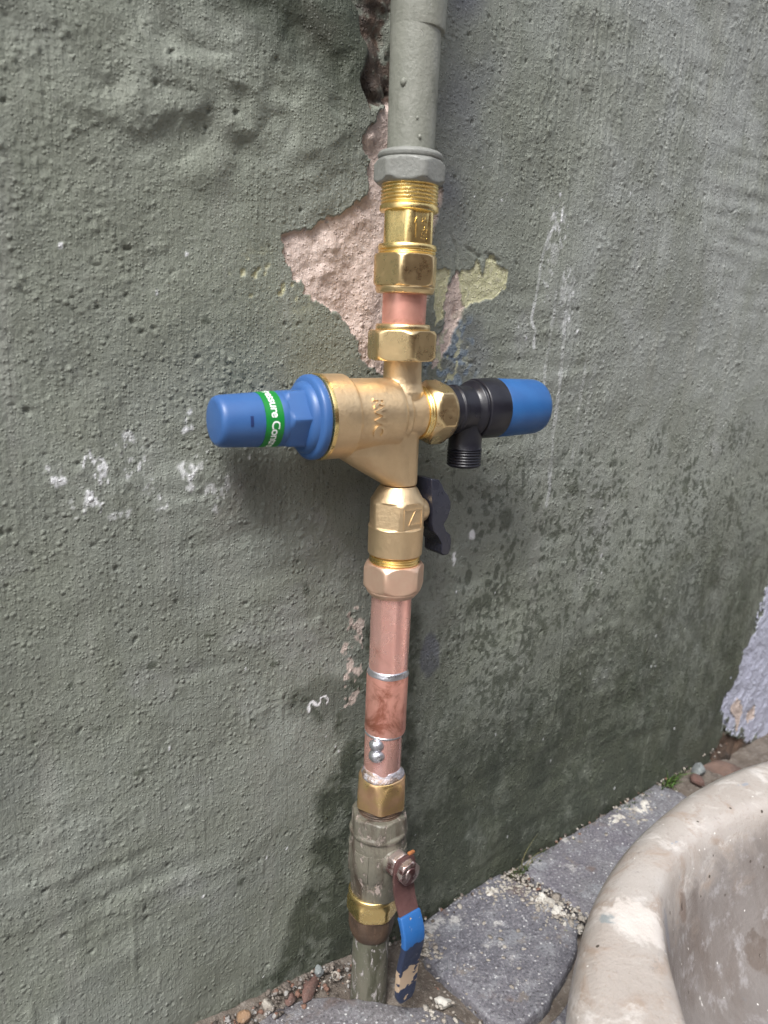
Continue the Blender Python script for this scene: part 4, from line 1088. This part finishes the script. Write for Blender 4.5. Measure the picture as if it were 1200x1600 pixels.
def rock_geo(c, s, seed, sub=2, flat=0.7):
    bm = bmesh.new(); bmesh.ops.create_icosphere(bm, subdivisions=sub, radius=1)
    rot = Matrix.Rotation(seed * 2.399, 3, 'Z') @ Matrix.Rotation(0.35 * math.sin(seed * 5.1), 3, 'X')
    V = []
    for v in bm.verts:
        p = v.co.copy()
        q = 1 + 0.34 * mnoise.noise(p * 1.1 + Vector((seed * 3.7, seed, 0))) + 0.16 * mnoise.noise(p * 2.8 + Vector((seed, 5, seed)))
        for a_ in range(4):            # knock a few flat faces off
            d_ = Vector((math.sin(seed * (a_ + 1) * 1.3), math.cos(seed * (a_ + 2) * 2.1), math.sin(seed * (a_ + 3) * 0.7))).normalized()
            h_ = p.dot(d_) * q
            if h_ > 0.72: q *= 0.72 / h_
        p = rot @ Vector((p.x * q * s[0], p.y * q * s[1], p.z * q * s[2]))
        V.append((c[0] + p.x, c[1] + p.y, c[2] + p.z))
    F = [tuple(v.index for v in f.verts) for f in bm.faces]
    bm.free()
    return V, F
def stone(name, c, s, seed, mat, label, cat, group=None):
    o = link(name, G().add(*rock_geo((0, 0, 0), s, seed, 3)).mesh(name, 40), mat)
    o.location = (Vector(c) + Vector((0, 4 if c[1] > 0 else 0, -1))) * 0.001
    return tag(o, label, cat, group)
LS = 'loose stones at the foot of the wall'
stone('stone', (-101, 22, -442), (6, 5, 4.5), 1.7, st['orange'], 'small orange-brown stone wedged between wall and slab, farthest from the pipe', 'stone', LS)
stone('brick_fragment', (-44, 22, -449), (15, 6, 4.5), 2.9, st['red'], 'red brick fragment lying behind the slab just left of the pipe foot', 'brick fragment', LS)
stone('stone', (-33, 25, -443), (5, 4, 3.5), 4.4, st['grey'], 'bluish grey pebble sitting on top of the red brick fragment', 'stone', LS)
stone('stone', (-62, 20, -448), (5, 4, 4), 5.3, st['red'], 'small dark red stone left of the brick fragment', 'stone', LS)
stone('stone', (-20, 20, -452), (4.5, 3.6, 3.4), 6.1, st['crumb'], 'pale grey chip right beside the pipe foot', 'stone', LS)
stone('stone', (-80, 24, -446), (6, 4, 4), 7.2, st['crumb'], 'pale lump between the orange stone and the dark red stone', 'stone', LS)
stone('mortar_lump', (37, -43, -457), (7, 5.5, 4), 8.8, st['mortar'], 'white mortar lump on the bare earth right of the blue lever tip', 'mortar lump')
MG = 'white mortar lumps along the joints of the paving'
for (x, y, sx_, sy_, sd_, lb) in [(160, 24, 9, 5, 1.2, 'white mortar crust on the back edge of the dark slab, nearest the wall'), (188, -14, 8, 10, 2.3, 'white mortar lump in the joint between the two slabs, against the wall side'),
                                  (192, -33, 8, 9, 3.1, 'white mortar lump in the joint between the two slabs, nearest the basin'), (396, 12, 13, 8, 4.6, 'large white mortar blob on the far end of the second slab'), (352, 20, 10, 5, 5.9, 'smaller white mortar blob on the second slab by the wall')]:
    g = G()
    rs = random.Random(int(sd_ * 10))
    for q in range(16):
        f_ = 0.55 if q < 4 else 0.22
        s_ = rs.uniform(0.6, 1.1) * f_
        g.add(*rock_geo((rs.gauss(0, sx_ * 0.55), rs.gauss(0, sy_ * 0.55), rs.uniform(-0.8, 0.6)), (sx_ * s_, sy_ * s_ * rs.uniform(.7, 1.2), rs.uniform(1.6, 2.8)), sd_ + q, 2))
    o = link('mortar_lump', g.mesh('mortar_lump', 40), st['mortar']); o.location = (x * .001, y * .001, -.4595)
    tag(o, lb, 'mortar lump', MG)
stone('stone', (575, 10, -474), (24, 14, 12), 3.7, st['brown'], 'brown stone at the wall foot under the lilac paint, behind the basin rim', 'stone')
stone('stone', (508, 6, -462), (10, 8, 7), 9.7, st['red'], 'small reddish stone between the grass tuft and the basin rim', 'stone')
stone('stone', (532, 18, -462), (12, 8, 9), 6.7, st['grey'], 'grey stone at the wall foot beside the brown stone', 'stone')

g1, g2 = G(), G()
for i in range(620):
    t = random.random()
    x = -190 + 200 * t ** 0.8; y = 30 - abs(random.gauss(0, 11)); s = random.uniform(0.5, 1.5) if random.random() < 0.78 else random.uniform(1.5, 3.6)
    zt = -474 + 34 * math.exp(-((x + 160) / 100) ** 2) * math.exp(-((33 - y) / 30) ** 2) + 12 * math.exp(-((x + 30) / 50) ** 2) * math.exp(-((33 - y) / 30) ** 2)
    if y < 14 and x > -90: zt = max(zt, -470)
    (g1 if random.random() < 0.92 else g2).add(*rock_geo((x, y + 4, zt + s * 0.4 + (9 if -80 < x < -10 else 3)), (s, s * .8, s * .7), i * 0.37, 1))
for i in range(170):
    x = random.uniform(5, 620); y = 31 - abs(random.gauss(0, 5)); s = random.uniform(0.7, 2.8)
    (g2 if random.random() < 0.3 else g1).add(*rock_geo((x, y + 5, -460.5 + s * 0.3), (s, s * .8, s * .7), i * 0.61, 1))
for i in range(150):
    a_ = random.random(); x = 199 + random.gauss(0, 5) + 8 * a_; y = 24 - 85 * a_; s = random.uniform(0.6, 2.6)
    (g2 if random.random() < 0.7 else g1).add(*rock_geo((x, y, -460.5), (s, s * .8, s * .6), i * 0.53, 1))
for i in range(130):
    x = random.uniform(16, 62); y = -20 - 70 * random.random() ; s = random.uniform(0.6, 2.4)
    (g2 if random.random() < 0.6 else g1).add(*rock_geo((x, y, -466), (s, s * .8, s * .7), i * 0.71, 1))
for (cx_, cy_, dx_, dy_, n_) in [(186, -8, 9, 20, 150), (66, 8, 8, 13, 60), (170, 22, 14, 5, 50), (385, 12, 40, 10, 60), (196, -45, 8, 14, 60), (20, -52, 14, 12, 40), (130, -30, 40, 30, 40)]:
    for i in range(n_):
        s = 0.5 + abs(random.gauss(0, 1.3)); x, y = random.gauss(cx_, dx_), min(30, random.gauss(cy_, dy_))
        g2.add(*rock_geo((x, y, -459.4 if cx_ > 30 else -451.6), (s * random.uniform(.7, 1.5), s * random.uniform(.7, 1.5), random.uniform(.4, .9)), i * 0.77 + cx_, 1))
tag(link('rubble', g1.mesh('rubble', 0), st['earth']), 'brown crumbs of earth and brick along the wall foot', 'rubble', kind='stuff')
tag(link('mortar_crumbs', g2.mesh('mortar_crumbs', 0), st['crumb']), 'whitish mortar crumbs in the joints of the paving', 'mortar crumbs', kind='stuff')

def mat_leaf(name, c1, c2):
    k = NB(name)
    n_ = k.noise(160, 4)
    return k.fin(k.mix(k.ramp(n_, 0.3, 0.7), c1, c2), 0.55, 0, None)
M['grass'] = mat_leaf('grass_green', (0.055, 0.13, 0.025), (0.11, 0.18, 0.04))
M['dry'] = mat_leaf('dry_stem', (0.24, 0.20, 0.10), (0.16, 0.17, 0.07))
M['moss'] = mat_leaf('moss_green', (0.035, 0.065, 0.018), (0.075, 0.10, 0.03))
def blade(p0, dir2, length, wd, lean, n=6):
    V = []; F = []
    d_ = Vector((dir2[0], dir2[1], 0)).normalized(); s_ = Vector((-d_.y, d_.x, 0))
    for i in range(n + 1):
        t = i / n; c_ = Vector(p0) + d_ * (lean * length * t * t) + Vector((0, 0, length * (t - 0.35 * lean * t * t)))
        w_ = wd * (1 - t) ** 0.7 + 0.05
        V += [tuple(c_ - s_ * w_), tuple(c_ + d_ * 0.25 * w_ + Vector((0, 0, 0.1))), tuple(c_ + s_ * w_), tuple(c_ - d_ * 0.3 * w_)]
    for i in range(n):
        for k in range(4): F.append((i * 4 + k, i * 4 + (k + 1) % 4, i * 4 + 4 + (k + 1) % 4, i * 4 + 4 + k))
    F += [(0, 1, 2, 3), tuple(n * 4 + k for k in range(4))]
    return V, F
tuft = thing('grass_tuft', (0.470, 0.022, -0.458), 'small bright green grass tuft at the foot of the wall beside the basin', 'grass tuft')
for i in range(26):
    a_ = random.uniform(0, 2 * PI); g = G().add(*blade((470 + random.gauss(0, 9), 22 + random.gauss(0, 3), -460), (math.cos(a_), -abs(math.sin(a_)) - 0.2), random.uniform(9, 26), random.uniform(.8, 1.5), random.uniform(.3, 1.1)))
    part('leaf', g.mesh('leaf', 0), M['grass'], None, tuft)
g = G().add(*blade((462, 24, -460), (-0.8, -0.2), 42, 0.9, 0.55)); part('leaf', g.mesh('leaf', 0), M['grass'], None, tuft)
stalk = thing('dry_weed', (0.205, 0.026, -0.459), 'thin straggly dry weed growing where the two slabs meet the wall', 'weed')
for (x, l, le, dx) in [(203, 46, 0.35, 0.8), (206, 30, 0.6, -1), (210, 26, 0.9, 1), (201, 20, 1.0, -1), (215, 16, 1.0, 1)]:
    part('stem', G().add(*blade((x, 25, -460), (dx, -0.3), l, 0.55, le)).mesh('stem', 0), M['dry'], None, stalk)
for i in range(12):
    part('leaf', G().add(*blade((208 + random.gauss(0, 9), 24 + random.gauss(0, 2), -459), (random.uniform(-1, 1), -0.6), random.uniform(4, 8), 1.2, 0.8, 4)).mesh('leaf', 0), M['moss'], None, stalk)
g = G()
for i in range(420):
    x = random.choice([random.gauss(220, 26), random.gauss(465, 22), random.uniform(150, 520), random.gauss(390, 20)]); y = 30 - abs(random.gauss(0, 4)); a_ = random.uniform(0, 6.28)
    g.add(*blade((x, y, -461), (math.cos(a_), math.sin(a_) - 0.4), random.uniform(1.5, 5), random.uniform(.4, .9), random.uniform(.3, 1.0), 2))
tag(link('moss', g.mesh('moss', 0), M['moss']), 'moss and tiny plants in the joint between paving and wall', 'moss', kind='stuff')
